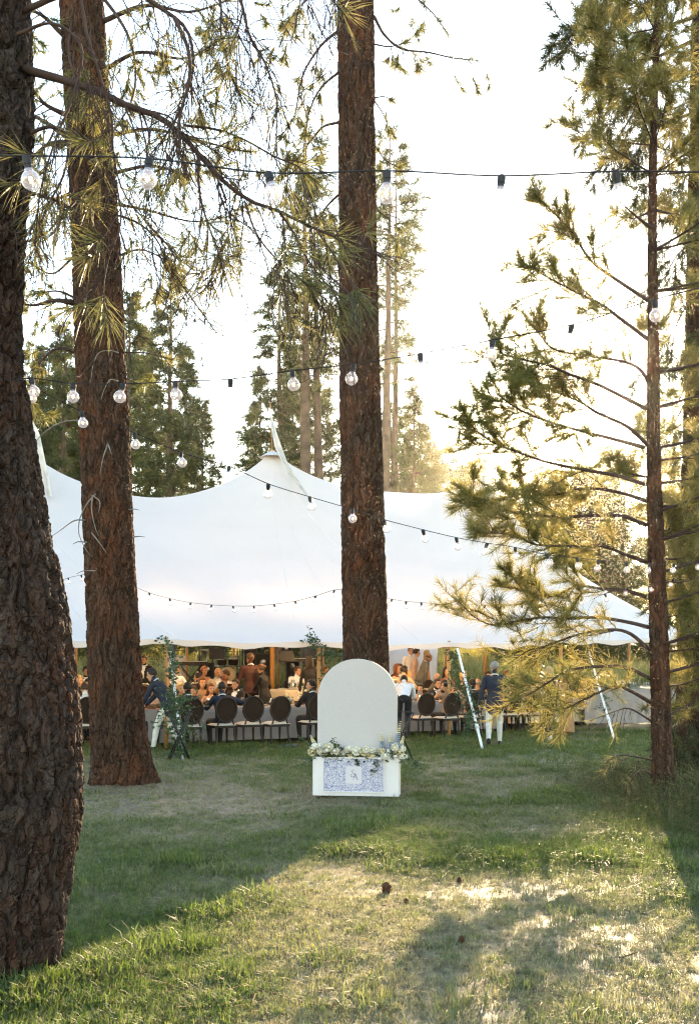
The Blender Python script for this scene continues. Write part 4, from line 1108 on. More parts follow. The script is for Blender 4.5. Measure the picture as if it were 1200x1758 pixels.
    dg = bpy.context.evaluated_depsgraph_get(); ev = tmp.evaluated_get(dg); em = ev.to_mesh()
    V = np.empty(len(em.vertices) * 3); em.vertices.foreach_get('co', V); V = V.reshape(-1, 3)
    nl = np.empty(len(em.polygons), np.int32); em.polygons.foreach_get('loop_total', nl)
    lv = np.empty(len(em.loops), np.int32); em.loops.foreach_get('vertex_index', lv)
    Q = lv.reshape(-1, 4)
    ev.to_mesh_clear()
    old = tmp.data; bpy.data.objects.remove(tmp); bpy.data.meshes.remove(old)
    C = V[Q].mean(1)
    best = np.full(len(C), 9.0); tg = np.array(['top'] * len(C), dtype=object)
    for a, b, r, t in segs:
        dd, _ = seg_dist(C, np.asarray(a, float), np.asarray(b, float)); dd = dd - r
        w = dd < best; best[w] = dd[w]; tg[w] = t
    loc_u = (C - pel) @ RB        # upper-body frame
    if jacket:
        w = (tg == 'top') & (loc_u[:, 1] > 0.055) & (loc_u[:, 2] > 0.16) & (loc_u[:, 2] < 0.52) & (np.abs(loc_u[:, 0]) < 0.012 + 0.20 * (loc_u[:, 2] - 0.16))
        tg[w] = 'shirt'
        if tie: tg[w & (np.abs(loc_u[:, 0]) < 0.022)] = 'tie'
    if strapless:
        w = (tg == 'top') & (loc_u[:, 2] > (0.36 if strapless != 'back' else 0.30)); tg[w] = 'skin'
    names = ['top', 'bottom', 'skin', 'shoe', 'shirt', 'tie', 'eye', 'lips']
    mats = [PM[top], PM[bottom], PM[skin], PM[shoe], PM[shirt], PM['tie'], PM['eye'], PM['lips']]
    body = MB()
    for i, nme in enumerate(names):
        w = tg == nme
        if w.any():
            body.Q.append(Q[w].astype(np.int64)); body.QM.append(np.full(int(w.sum()), i))
    body.V.append(V); body.n = len(V)
    for sg in (-1, 1):
        body.ball(hd(sg * 0.033, 0.076, 0.014), (0.015, 0.012, 0.009), 8, 6, 6, M=RH)
    body.ball(hd(0, 0.083, -0.062), (0.024, 0.012, 0.006), 8, 6, 7, M=RH)
    if fingers:
        for s in (0, 1):
            wr, d = hands[s]; sg = -1 if s == 0 else 1
            nrmv = nrm(np.cross(d, np.array((sg * 0.3, 0.2, 1.0)))); side = nrmv; pn = nrm(np.cross(side, d)); pn = pn if pn[2] < 0 else -pn
            base = wr + d * 0.08
            for q in range(4):
                L = (0.060, 0.072, 0.066, 0.050)[q]; b0 = base + side * (q - 1.5) * 0.0165 - d * 0.008
                p1 = b0 + nrm(d + pn * 0.25) * L * 0.55; p2 = p1 + nrm(d + pn * 0.9) * L * 0.45
                body.tube([b0, p1, p2], [0.0092, 0.0085, 0.0065], 6, 2)
            t0 = wr + d * 0.03 + side * (-0.028 if s == 0 else -0.028) * sg * 1.0
            t1 = t0 + nrm(d * 0.7 - side * sg * 0.8) * 0.035; t2 = t1 + nrm(d + pn * 0.4) * 0.030
            body.tube([t0, t1, t2], [0.012, 0.0105, 0.008], 6, 2)
    body.V = [np.vstack(body.V) * k]
    root = body.build('person', mats)
    root.location = loc; root.rotation_euler = (0, 0, rotz)
    tag(root, label, 'person', group)
    # hair
    if style != 'bald' or True:
        n1, n2 = 30, 22
        th = np.linspace(0.0, PI, n2); ph = np.linspace(0, 2 * PI, n1, endpoint=False)
        HV = np.zeros((n1 + 1, n2, 3))
        for i in range(n1 + 1):
            for j in range(n2):
                u = np.array((math.sin(th[j]) * math.sin(ph[i % n1]), math.sin(th[j]) * math.cos(ph[i % n1]), math.cos(th[j])))   # y front
                front = float(ss(0.05, 0.55, u[1])) * float(ss(0.62, 0.30, u[2])) if style != 'bald' else 1.0
                low = float(ss(-0.30, -0.62, u[2])) if style in ('short', 'wavy') else float(ss(-0.45, -0.75, u[2]))
                if style == 'bald':
                    front = 1 - float(ss(0.45, 0.05, u[1])) * float(ss(0.35, 0.0, u[2])) * float(ss(-0.6, -0.3, u[2]))
                    low = 0
                hid = max(front, low)
                thick = 0.105 if style in ('short',) else (0.06 if style == 'bald' else (0.26 if style == 'wavy' else 0.17))
                amp = 1 + thick * (1 - hid) - 0.16 * hid
                amp += 0.05 * (1 - hid) * mnoise.noise(Vector(u) * 4.5 + Vector((loc[0], loc[1], 0)))
                p = u * np.array((0.080, 0.100, 0.101)) * amp + np.array((0, -0.010, 0.030))
                if style == 'long' and u[2] < 0.25 and u[1] < 0.30:
                    dwn = float(ss(0.25, -0.9, u[2])) * float(ss(0.30, -0.1, u[1]))
                    p = p * (1 - dwn) + dwn * np.array((u[0] * 0.135, -0.075 + 0.03 * u[1], p[2] - 0.16 - 0.10 * mnoise.noise(Vector((u[0] * 6, loc[0], 0)))))
                HV[i, j] = hd(*p) * k
        hb_ = MB().grid(HV[:, ::-1])
        if style == 'bun': hb_.ball(hd(0, -0.115, 0.05) * k, 0.045 * k, 12, 8)
        hb_.build('hair', PM[hair], root)
    if collar or jacket:
        q = []
        a = np.linspace(0, 2 * PI, 20)
        ring = [(nb + RB @ np.array((0.066 * math.cos(t), 0.064 * math.sin(t) + 0.008, 0.028 - 0.016 * math.sin(t)))) * k for t in a]
        MB().tube(ring, 0.013 * k, 6, cap=False, ref=(0, 0, 1)).build('shirt_collar', PM[shirt] if jacket else PM[top], root)
    return root

FACE_IN, FACE_OUT = math.radians(30), math.radians(210)
def gp(px, d, dz=0.0):
    x = (px - 600) / FPX * d
    return (x, d, float(gz(x, d)) + dz)

# ------------------------------------------------------------------ chairs
def make_chair():
    c = thing('medallion_chair', 'chair', 'chair')
    MB().box((0, 0, 0.425), (0.46, 0.44, 0.055)).build('seat_frame', M['chair_wood'], c, False)
    # cushion: a domed pad
    n = 15; g = np.linspace(-1, 1, n); X, Y = np.meshgrid(g, g, indexing='ij')
    dome = (1 - np.abs(X) ** 5) * (1 - np.abs(Y) ** 5)
    MB().grid(np.stack([X * 0.245, Y * 0.235, 0.452 + 0.055 * dome], -1)[:, ::-1]).build('cushion', M['cushion'], c)
    for sx in (-1, 1):
        MB().tube([(sx * 0.195, 0.185, 0.40), (sx * 0.195, 0.190, 0.33), (sx * 0.197, 0.195, 0.15), (sx * 0.20, 0.20, 0.0)], [0.025, 0.028, 0.020, 0.013], 10).build('leg', M['chair_wood'], c)
        MB().tube([(sx * 0.20, -0.19, 0.42), (sx * 0.20, -0.20, 0.25), (sx * 0.21, -0.235, 0.10), (sx * 0.215, -0.27, 0.0)], [0.024, 0.022, 0.018, 0.014], 10).build('leg', M['chair_wood'], c)
        MB().tube([(sx * 0.185, -0.205, 0.43), (sx * 0.165, -0.222, 0.50), (sx * 0.145, -0.235, 0.565)], [0.020, 0.017, 0.018], 8).build('back_post', M['chair_wood'], c)
    a = np.linspace(0, 2 * PI, 41); tilt = 0.16
    ring = [(0.225 * math.cos(t), -0.245 - tilt * 0.255 * math.sin(t) * 0.6, 0.775 + 0.255 * math.sin(t)) for t in a]
    MB().tube(ring, 0.022, 10, cap=False, ref=(0, 1, 0)).build('oval_frame', M['chair_wood'], c)
    r = np.linspace(0, 1, 8); A, R_ = np.meshgrid(a, r, indexing='ij')
    MB().grid(np.stack([0.212 * R_ * np.cos(A), -0.245 - tilt * 0.6 * 0.24 * R_ * np.sin(A) - 0.012 * (1 - R_ ** 2), 0.775 + 0.24 * R_ * np.sin(A)], -1)).build('back_panel', M['cane'], c)
    return c
CHAIR = make_chair(); CHAIR_USED = []
def chair(loc, rotz, label):
    if not CHAIR_USED:
        CHAIR.location = loc; CHAIR.rotation_euler = (0, 0, rotz); CHAIR['label'] = label; CHAIR['group'] = 'oval back dining chairs'; CHAIR_USED.append(1); return CHAIR
    return dup(CHAIR, loc, rotz, label, 'oval back dining chairs')

# ------------------------------------------------------------------ tables with cloths
def table(s0, s1, t0, t1, label, cloth_label, warm=False, hgt=0.76, skirt=True):
    c = tw((s0 + s1) / 2, (t0 + t1) / 2); L, W = s1 - s0, t1 - t0
    t = thing('banquet_table', label, 'table', c, PI / 6, 'long dinner tables')
    MB().box((0, 0, hgt - 0.03), (L - 0.04, W - 0.04, 0.03)).build('tabletop', M['chair_wood'], t, False)
    for sx in (-1, 1):
        for sy in (-1, 1):
            MB().tube([(sx * (L / 2 - 0.2), sy * (W / 2 - 0.15), 0), (sx * (L / 2 - 0.2), sy * (W / 2 - 0.15), hgt - 0.04)], 0.025, 8).build('leg', M['black'], t)
    # cloth: top plus a skirt that breaks into folds
    per = []; step = 0.05
    hx, hy = L / 2, W / 2
    for x in np.arange(-hx, hx, step): per.append((x, -hy, 0, -1))
    for y in np.arange(-hy, hy, step): per.append((hx, y, 1, 0))
    for x in np.arange(hx, -hx, -step): per.append((x, hy, 0, 1))
    for y in np.arange(hy, -hy, -step): per.append((-hx, y, -1, 0))
    per = np.array(per + [per[0]])
    rows = np.linspace(0, 1, 9); V = np.zeros((len(per), 9 + 3, 3))
    ar = np.arange(len(per)); fold = np.sin(ar * 0.55 + 1.7 * np.sin(ar * 0.13)) * 0.5 + 0.5 * np.sin(ar * 0.29 + 0.5)
    fold[-1] = fold[0]
    for j in range(3):
        kk = (0.0, 0.6, 0.985)[j]
        V[:, j] = np.stack([per[:, 0] * kk, per[:, 1] * kk, np.full(len(per), hgt + 0.012)], -1)
    for j, r in enumerate(rows):
        off = 0.012 + r * (0.05 + 0.045 * fold)
        V[:, 3 + j] = np.stack([per[:, 0] + per[:, 2] * off, per[:, 1] + per[:, 3] * off, np.full(len(per), hgt + 0.008 - r * (hgt - 0.07))], -1)
    o = MB().grid(V).build('tablecloth', M['linen_warm' if warm else 'linen'])
    o.location = c; o.rotation_euler = (0, 0, PI / 6)
    tag(o, cloth_label, 'tablecloth', 'pale linen tablecloths')
    return c.z + hgt + 0.013

# ------------------------------------------------------------------ flowers
def flower_mesh(seed, m, r=0.04):
    """a full ranunculus head: rings of cupped petals closing over the centre"""
    g = np.random.default_rng(seed); mb = MB()
    mb.ball((0, 0, r * 0.10), (r * 0.45, r * 0.45, r * 0.45), 10, 7)
    for ring, (n, rad, tilt, ln) in enumerate(((5, 0.45, 0.25, 0.85), (6, 0.72, 0.7, 0.95), (7, 1.02, 1.5, 0.85))):
        for k in range(n):
            a = 2 * PI * k / n + ring * 0.4 + g.uniform(-0.15, 0.15)
            U = np.linspace(-1, 1, 4); Wn = np.linspace(0, 1, 4); P = np.zeros((4, 4, 3))
            for i, u in enumerate(U):
                for j, w in enumerate(Wn):
                    aa = a + u * (0.62 - 0.2 * w) * (1.25 - 0.25 * ring)
                    rr = r * (0.35 + (rad - 0.35) * math.sin(min(1, w * 1.3) * PI / 2) + 0.12 * w * tilt)
                    P[i, j] = (rr * math.cos(aa), rr * math.sin(aa), r * (-0.45 + ln * w * (1.15 - 0.35 * tilt)) - 0.10 * r * u * u)
            mb.grid(P)
    return mb.mesh('flower', m)
FLW = [flower_mesh(i, M['petal']) for i in range(3)]
FLC = [flower_mesh(10 + i, M['petal_cream']) for i in range(2)]
LEAF_V = np.array([(0, 0, 0), (0.28, 0.5, 0.06), (0, 0.55, 0), (-0.28, 0.5, 0.06), (0, 1, -0.08)], float)
def leaves(P, size, mb, flat=0.4):
    """one small pointed leaf at each point, turned at random"""
    for p in P:
        a = RNG.normal(0, 1, 3); a[2] = a[2] * flat + 0.15; a = nrm(a); b = nrm(np.cross(a, RNG.normal(0, 1, 3))); c = np.cross(b, a)
        s = size * RNG.uniform(0.6, 1.25)
        V = np.asarray(p) + (LEAF_V[:, 0:1] * b + LEAF_V[:, 1:2] * a + LEAF_V[:, 2:3] * c) * s
        mb.add(V, None, [(0, 1, 2), (0, 2, 3), (1, 4, 2), (2, 4, 3)])
def arrangement(label, loc, n, spread, rise, size, cream=0.5, vase=True, nleaf=150, blue=0, group='flowers on the tables'):
    t = thing('flower_arrangement', label, 'flowers', loc, RNG.uniform(0, 6), group)
    if vase:
        MB().lathe([(0.0, 0.002), (0.07, 0.002), (0.085, 0.05), (0.095, 0.10), (0.085, 0.10), (0.0, 0.095)], k=14).build('bowl', M['china'], t)
    st = MB(); lf = MB(); pts = []
    for k in range(n):
        a = RNG.uniform(0, 2 * PI); r = spread[0] * math.sqrt(RNG.uniform(0, 1))
        p = np.array((r * math.cos(a), spread[1] / spread[0] * r * math.sin(a), rise * RNG.uniform(0.35, 1.0) * (1.1 - 0.5 * r / spread[0]) + 0.05))
        st.tube(crom([(0, 0, 0.05), (p[0] * 0.5, p[1] * 0.5, p[2] * 0.75), p], 6), 0.003, 4)
        me = random.choice(FLC if RNG.uniform() < cream else FLW)
        f = obj('flower', me, t); f.location = p
        d = nrm(p + np.array((0, 0, 0.05))); f.rotation_euler = Vector(d).to_track_quat('Z', 'Y').to_euler()
        sc = size / 0.04 * RNG.uniform(0.7, 1.15); f.scale = (sc, sc, sc); pts.append(p)
    pts = np.array(pts)
    q = pts[RNG.integers(0, n, nleaf)] * RNG.uniform(0.3, 1.1, (nleaf, 1)) + RNG.normal(0, 0.03, (nleaf, 3))
    q[:, 2] = np.maximum(q[:, 2], 0.02)
    leaves(q, 0.06, lf); lf.build('leaves', M['leaf'], t); st.build('stems', M['stem'], t)
    return t

# ------------------------------------------------------------------ small table ware
def make_candle():
    t = thing('hurricane_candle', 'candle', 'candle')
    MB().lathe([(0.0, 0.004), (0.045, 0.004), (0.047, 0.0), (0.05, 0.004), (0.05, 0.26), (0.047, 0.26), (0.047, 0.01)], k=16).build('glass_chimney', M['glass'], t)
    MB().lathe([(0.0, 0.005), (0.026, 0.005), (0.026, 0.115), (0.022, 0.12), (0.0, 0.117)], k=12).build('wax_candle', M['wax'], t)
    MB().lathe([(0.0, 0.118), (0.006, 0.126), (0.007, 0.135), (0.003, 0.150), (0.0, 0.16)], k=8).build('flame', M['flame'], t)
    return t
def make_goblet():
    t = thing('water_goblet', 'goblet', 'glass')
    MB().lathe([(0.0, 0.0), (0.034, 0.001), (0.030, 0.006), (0.006, 0.012), (0.006, 0.06), (0.02, 0.07), (0.036, 0.09), (0.040, 0.12), (0.041, 0.165), (0.038, 0.165), (0.036, 0.10), (0.0, 0.078)], k=14).build('cup', M['goblet'], t)
    return t
def make_wine():
    t = thing('wine_glass', 'glass', 'glass')
    MB().lathe([(0.0, 0.0), (0.035, 0.001), (0.004, 0.006), (0.004, 0.085), (0.025, 0.10), (0.040, 0.135), (0.036, 0.20), (0.034, 0.20), (0.037, 0.135), (0.0, 0.095)], k=14).build('cup', M['glass'], t)
    return t
def make_plate():
    t = thing('dinner_plate', 'plate', 'plate')
    MB().lathe([(0.0, 0.004), (0.08, 0.004), (0.10, 0.010), (0.135, 0.018), (0.137, 0.022), (0.10, 0.014), (0.08, 0.009), (0.0, 0.009)], k=24).build('dish', M['china'], t)
    n = 9; X, Y = np.meshgrid(np.linspace(-1, 1, n), np.linspace(-1, 1, n), indexing='ij')
    MB().grid(np.stack([X * 0.06, Y * 0.09, 0.022 + 0.02 * (1 - X ** 2) * (0.6 + 0.4 * np.sin(Y * 5))], -1)[:, ::-1]).build('folded_napkin', M['linen'], t)
    return t
WARE = {'candle': make_candle(), 'goblet': make_goblet(), 'wine': make_wine(), 'plate': make_plate()}
WUSED = set()
def ware(kind, loc, label, group):
    src = WARE[kind]
    if kind not in WUSED:
        WUSED.add(kind); src.location = loc; src['label'] = label; src['group'] = group; return src
    return dup(src, loc, RNG.uniform(0, 6), label, group)
ORD = ['first', 'second', 'third', 'fourth', 'fifth', 'sixth', 'seventh', 'eighth', 'ninth', 'tenth', 'eleventh', 'twelfth', 'thirteenth', 'fourteenth', 'fifteenth', 'sixteenth']
def dress_table(s0, s1, t0, t1, z, where, nplace, ncandle, flowers):
    for k in range(nplace):
        s = s0 + 0.3 + (s1 - s0 - 0.6) * k / max(1, nplace - 1)
        for side in (0, 1):
            t = t0 + 0.22 if side == 0 else t1 - 0.22
            w = 'near' if side == 0 else 'far'; nth = ORD[k] if k < nplace - 1 else 'last'
            p = tw(s, t, z); ware('plate', p, '%s white plate with napkin from the left, %s side of %s' % (nth, w, where), 'place settings')
            p = tw(s + 0.17, t + (0.12 if side == 0 else -0.12), z); ware('goblet', p, '%s smoky goblet from the left, %s side of %s' % (nth, w, where), 'goblets')
            p = tw(s + 0.25, t + (0.05 if side == 0 else -0.05), z); ware('wine', p, '%s clear wine glass from the left, %s side of %s' % (nth, w, where), 'wine glasses')
    for k in range(ncandle):
        s = s0 + 0.2 + (s1 - s0 - 0.4) * (k + 0.5) / ncandle
        ware('candle', tw(s, (t0 + t1) / 2 + 0.13 * (-1) ** k, z), '%s lit candle in glass chimney from the left on %s' % (ORD[k] if k < ncandle - 1 else 'last', where), 'candles')
    for k in range(flowers):
        s = s0 + (s1 - s0) * (k + 0.5) / flowers
        w = ('left end', 'middle', 'right end')[k] if flowers == 3 else ('left half', 'right half')[k % 2]
        arrangement('low cream and white flowers at the %s of the %s' % (w, where), tw(s, (t0 + t1) / 2, z), 15, (0.34, 0.16), 0.22, 0.045)

Z1 = table(-0.6, 4.0, 0.95, 1.95, 'long table at the tent front left of the centre trunk', 'pale linen cloth on the front left table')
Z2 = table(5.6, 9.0, 1.0, 2.0, 'long table at the tent front right of the centre trunk', 'pale linen cloth on the front right table')
Z3 = table(-1.0, 3.4, 5.0, 6.0, 'long table deep in the tent below the centre pole', 'pale linen cloth on the deep left table', True)
Z4 = table(4.9, 9.6, 4.7, 5.7, 'long table deep in the tent behind the waiter', 'candlelit linen cloth on the deep right table', True)
Z0 = table(-6.0, -2.6, 0.95, 1.95, 'table half hidden between the two left trunks', 'pale linen cloth glimpsed between the left trunks')
dress_table(-0.6, 4.0, 0.95, 1.95, Z1, 'front left table', 6, 5, 3)
dress_table(5.6, 9.0, 1.0, 2.0, Z2, 'front right table', 5, 4, 2)
dress_table(-1.0, 3.4, 5.0, 6.0, Z3, 'deep left table', 3, 4, 3)
dress_table(4.9, 9.6, 4.7, 5.7, Z4, 'deep right table', 3, 6, 3)

def seat_at(px, d, face, **kw):
    """a guest on a chair; label and chair label given separately"""
    cl = kw.pop('chair_label', None); lb = kw.pop('label'); dy = kw.pop('back', 0.0)
    p = gp(px, d)
    chair(p, face, cl or 'chair under the ' + ' '.join(lb.split()[:11]))
    return person(lb, p, face, 'sit', **kw)

# front left table, near side: chairs with their backs to us
seat_at(323, 20.0, FACE_IN, label='man in a dark suit seated behind the left leafy strap', chair_label='chair behind the left leafy strap, its sitter in a dark suit', top='black_suit', jacket=True, hair='hair_dark')
seat_at(381, 20.6, FACE_IN, label='man in navy jacket resting his arm on the next empty chair', chair_label='chair of the man whose arm reaches to the next chair', top='navy', jacket=True, hair='hair_dark', yaw=-0.75,
        hands=[(-0.20, 0.40, 0.80), (0.66, 0.08, 0.98)], vox=0.013)
chair(gp(427, 20.95), FACE_IN, 'empty oval back chair with a hand resting on it')
chair(gp(473, 21.2), FACE_IN, 'empty oval back chair nearest the arched sign, left of it but one')
seat_at(536, 21.7, FACE_IN, label='man in black suit in profile just left of the arched sign', chair_label='chair just left of the arched sign, man in black suit on it', top='black_suit', jacket=True, hair='hair_dark', yaw=1.0, h=1.8)
# far side of that table
seat_at(311, 22.0, FACE_OUT, label='blonde woman behind the leafy strap facing us', top='peach_dress', hair='hair_blonde', style='wavy', woman=True, sleeves='none', h=1.68, chair_label='chair under the blonde woman behind the leafy strap')
seat_at(330, 22.6, FACE_OUT, label='woman leaning low beside the leafy strap', top='tan_top', hair='hair_brown', style='wavy', woman=True, h=1.58, lean=0.2)
seat_at(347, 23.6, FACE_OUT - 0.5, label='curly red haired woman turned right under the drum kit', top='tan_top', hair='hair_red', style='wavy', woman=True, yaw=0.5, h=1.74)
seat_at(362, 22.9, FACE_OUT - 0.5, label='long haired woman in rust dress beside the candles', top='rust_dress', hair='hair_red', style='long', woman=True, sleeves='none', strapless=True, yaw=0.5, h=1.62, chair_label='chair of the long haired woman in rust dress')
seat_at(374, 25.6, FACE_OUT, label='balding man with red face in front of the bass drum', top='cream_suit', jacket=True, hair='hair_grey', style='bald', skin='skin_tan', h=1.85)
seat_at(387, 24.6, FACE_IN, label='red haired man with his back to us below the bass drum', top='tan_top', hair='hair_red', style='short', h=1.74)
seat_at(405, 23.3, FACE_OUT - 1.0, label='young man in dark suit looking right across the table', top='black_suit', jacket=True, hair='hair_dark', yaw=-0.1, h=1.72, vox=0.0135, chair_label='chair of the young man looking right')
# standing in the aisle
person('tall man in maroon jacket standing with his back to us', gp(431, 24.4), 0.25, 'stand', h=1.90, top='maroon', jacket=True, bottom='cream_trousers', hair='hair_brown', yaw=0.35, hands=[(-0.30, 0.10, 0.86), (0.30, 0.22, 1.0)], vox=0.0135)
person('woman in black leaning on the arm of the man in maroon', gp(456, 24.2), 0.7, 'stand', h=1.66, top='black_dress', skirt='long', woman=True, hair='hair_brown', style='bun', lean=0.16, twist=0.4, hands=[(-0.16, 0.34, 1.0), (0.22, 0.3, 0.95)])
person('tall figure in a long black dress beside the garlanded pole', gp(532, 25.0), 0.2, 'stand', h=1.84, top='black_dress', skirt='long', woman=True, hair='hair_dark', style='long')
# between the left trunks
seat_at(150, 20.3, FACE_IN - 0.2, label='man in white shirt seated between the two left trunks', chair_label='dark chair between the two left trunks', top='white_shirt', collar=True, hair='hair_brown', lean=0.25, twist=0.2)
seat_at(135, 22.6, FACE_OUT, label='blonde woman furthest back between the left trunks', top='black_dress', hair='hair_blonde', style='long', woman=True, h=1.8)
seat_at(152, 22.0, FACE_OUT - 0.6, label='dark haired woman with sunlit cheek between the left trunks', top='black_dress', hair='hair_dark', style='long', woman=True, h=1.76, yaw=0.5)
seat_at(155, 21.4, FACE_OUT - 0.3, label='balding red faced man low between the left trunks', top='white_shirt', hair='hair_grey', style='bald', skin='skin_tan', h=1.55)
# right of the thick bare trunk
person('man in navy jacket and cream trousers bending beside the bare trunk', gp(283, 19.6), math.radians(75), 'stand', h=1.75, top='navy', jacket=True, bottom='cream_trousers', hair='hair_dark', lean=0.55, pelvis=(0, -0.08, 0.92),
       hands=[(-0.2, 0.45, 0.85), (0.2, 0.5, 0.9)], feet=[(-0.12, 0.18, 0.085), (0.12, -0.30, 0.10)], vox=0.0135)
seat_at(263, 20.9, FACE_OUT - 0.4, label='bare shouldered woman in pink beside the bending man', top='rust_dress', hair='hair_dark', style='bun', woman=True, sleeves='none', strapless=True, h=1.72)
person('backlit man standing far behind the bare trunk edge', gp(250, 26.0), FACE_OUT - 0.8, 'stand', h=1.62, top='black_suit', jacket=True, hair='hair_dark', skin='skin_tan')
# right of the arched sign
person('waiter in white shirt and dark trousers bending over the table', gp(691, 22.7), -0.05, 'stand', h=1.80, top='white_shirt', collar=True, bottom='dark_trousers', hair='hair_dark', skin='skin_tan', lean=1.02, pelvis=(0.03, -0.14, 0.93),
       pitch=0.1, hands=[(-0.22, 0.55, 0.86), (0.18, 0.60, 0.84)], vox=0.012)
chair(gp(722, 23.3), FACE_IN, 'empty dark chair just right of the bending waiter')
seat_at(766, 23.4, FACE_IN, label='dark haired woman seated by the wooden pole with her hand raised', chair_label='dark chair just left of the front wooden pole', top='tan_top', hair='hair_dark', style='bun', woman=True, sleeves='cap', yaw=0.6, hands=[(-0.02, 0.20, 1.12), (0.2, 0.38, 0.8)])
seat_at(802, 23.7, FACE_IN, label='woman with bare back seated right of the wooden pole', chair_label='dark chair just right of the front wooden pole', top='peach_dress', hair='hair_brown', style='long', woman=True, sleeves='none', strapless='back', h=1.66)
seat_at(722, 25.6, FACE_OUT - 0.9, label='dark haired woman in profile at the front right table', top='peach_dress', hair='hair_dark', style='wavy', woman=True, sleeves='none', strapless=True, h=1.55, chair_label='chair of the dark haired woman in profile')
seat_at(750, 25.4, FACE_OUT - 0.1, label='man in dark suit and tie facing us at the front right table', top='black_suit', jacket=True, tie=True, hair='hair_dark', h=1.74, vox=0.0125, yaw=0.25, chair_label='chair of the man in dark suit and tie')
seat_at(811, 24.6, FACE_IN - 0.4, label='man in dark suit seated right of the leafy strap', top='black_suit', jacket=True, hair='hair_dark', yaw=0.4, chair_label='chair of the man right of the leafy strap')
seat_at(677, 25.8, FACE_IN, label='fair bald head just above the bending waiter', top='tan_top', hair='hair_white', style='bald', h=1.78)
seat_at(681, 28.6, FACE_OUT + 0.7, label='red haired woman at the candlelit table edge by the trunk', top='rust_dress', hair='hair_red', style='long', woman=True, h=1.9)
seat_at(693, 27.6, FACE_IN - 1.2, label='man in cream jacket turned right at the candlelit table', top='cream_suit', jacket=True, hair='hair_dark', skin='skin_dark', h=1.98, yaw=-0.2, chair_label='chair of the man in cream jacket')
person('young man in pale shirt standing behind the candlelit table', gp(703, 31.6), FACE_OUT - 0.2, 'stand', h=1.80, top='white_shirt', collar=True, hair='hair_brown', lean=0.1)
person('dark haired woman leaning on the young man in pale shirt', gp(711, 31.2), FACE_OUT + 0.9, 'stand', h=1.76, top='pink_shirt', hair='hair_dark', style='wavy', woman=True, sleeves='cap', skirt='short')
person('balding man in grey jacket bowed over the candlelit table', gp(722, 30.2), FACE_OUT + 1.3, 'stand', h=1.74, top='grey_suit', jacket=True, hair='hair_brown', style='bald', skin='skin_tan', lean=0.35, pitch=0.3)
person('blonde woman half hidden behind the man in grey jacket', gp(729, 31.4), FACE_OUT + 1.4, 'stand', h=1.72, top='peach_dress', hair='hair_blonde', style='long', woman=True, skirt='short')
seat_at(766, 28.2, FACE_OUT, label='woman with dark fringe facing us left of the leafy pole', top='floral_dress', hair='hair_dark', style='long', woman=True, h=1.92, chair_label='chair of the woman with dark fringe')
seat_at(795, 27.2, FACE_IN, label='blonde woman with her back to us behind the leafy strap', top='peach_dress', hair='hair_blonde', style='wavy', woman=True, h=1.86, chair_label='chair of the blonde woman behind the leafy strap')
seat_at(820, 26.2, FACE_IN - 0.5, label='bald man in tan shirt left of the walking man', top='tan_top', hair='hair_grey', style='bald', skin='skin_tan', h=1.74, chair_label='chair of the bald man in tan shirt')
chair(gp(745, 28.6), FACE_OUT, 'turned chair on the sunlit grass behind the candlelit flowers')
# walking outside the tent
person('grey haired man in navy jacket and cream trousers walking away', gp(849, 20.9), -0.12, 'stand', h=1.80, top='navy', jacket=True, bottom='cream_trousers', hair='hair_grey', lean=0.05, pelvis=(0, 0, 0.915), shoe='shoe_dark',
       feet=[(-0.13, -0.26, 0.13), (0.10, 0.10, 0.085)], hands=[(-0.30, 0.02, 0.82), (0.28, 0.10, 0.85)], vox=0.0115, yaw=0.2)
person('blonde woman in black jumpsuit and heels walking under the pine boughs', gp(944, 22.0), 0.35, 'stand', h=1.70, top='black_dress', bottom='black_dress', woman=True, hair='hair_blonde', style='long', sleeves='none', pelvis=(0, 0, 0.90), shoe='sole',
       feet=[(-0.09, -0.16, 0.12), (0.09, 0.14, 0.10)], hands=[(-0.30, 0.20, 1.15), (0.24, 0.12, 0.90)], lean=0.04, vox=0.0115)
person('woman in tan dress reaching out behind the woman in black', gp(973, 24.2), 1.2, 'stand', h=1.72, top='tan_top', woman=True, hair='hair_brown', style='long', sleeves='cap', skirt='long', hands=[(-0.1, 0.45, 0.98), (0.2, 0.4, 1.0)])

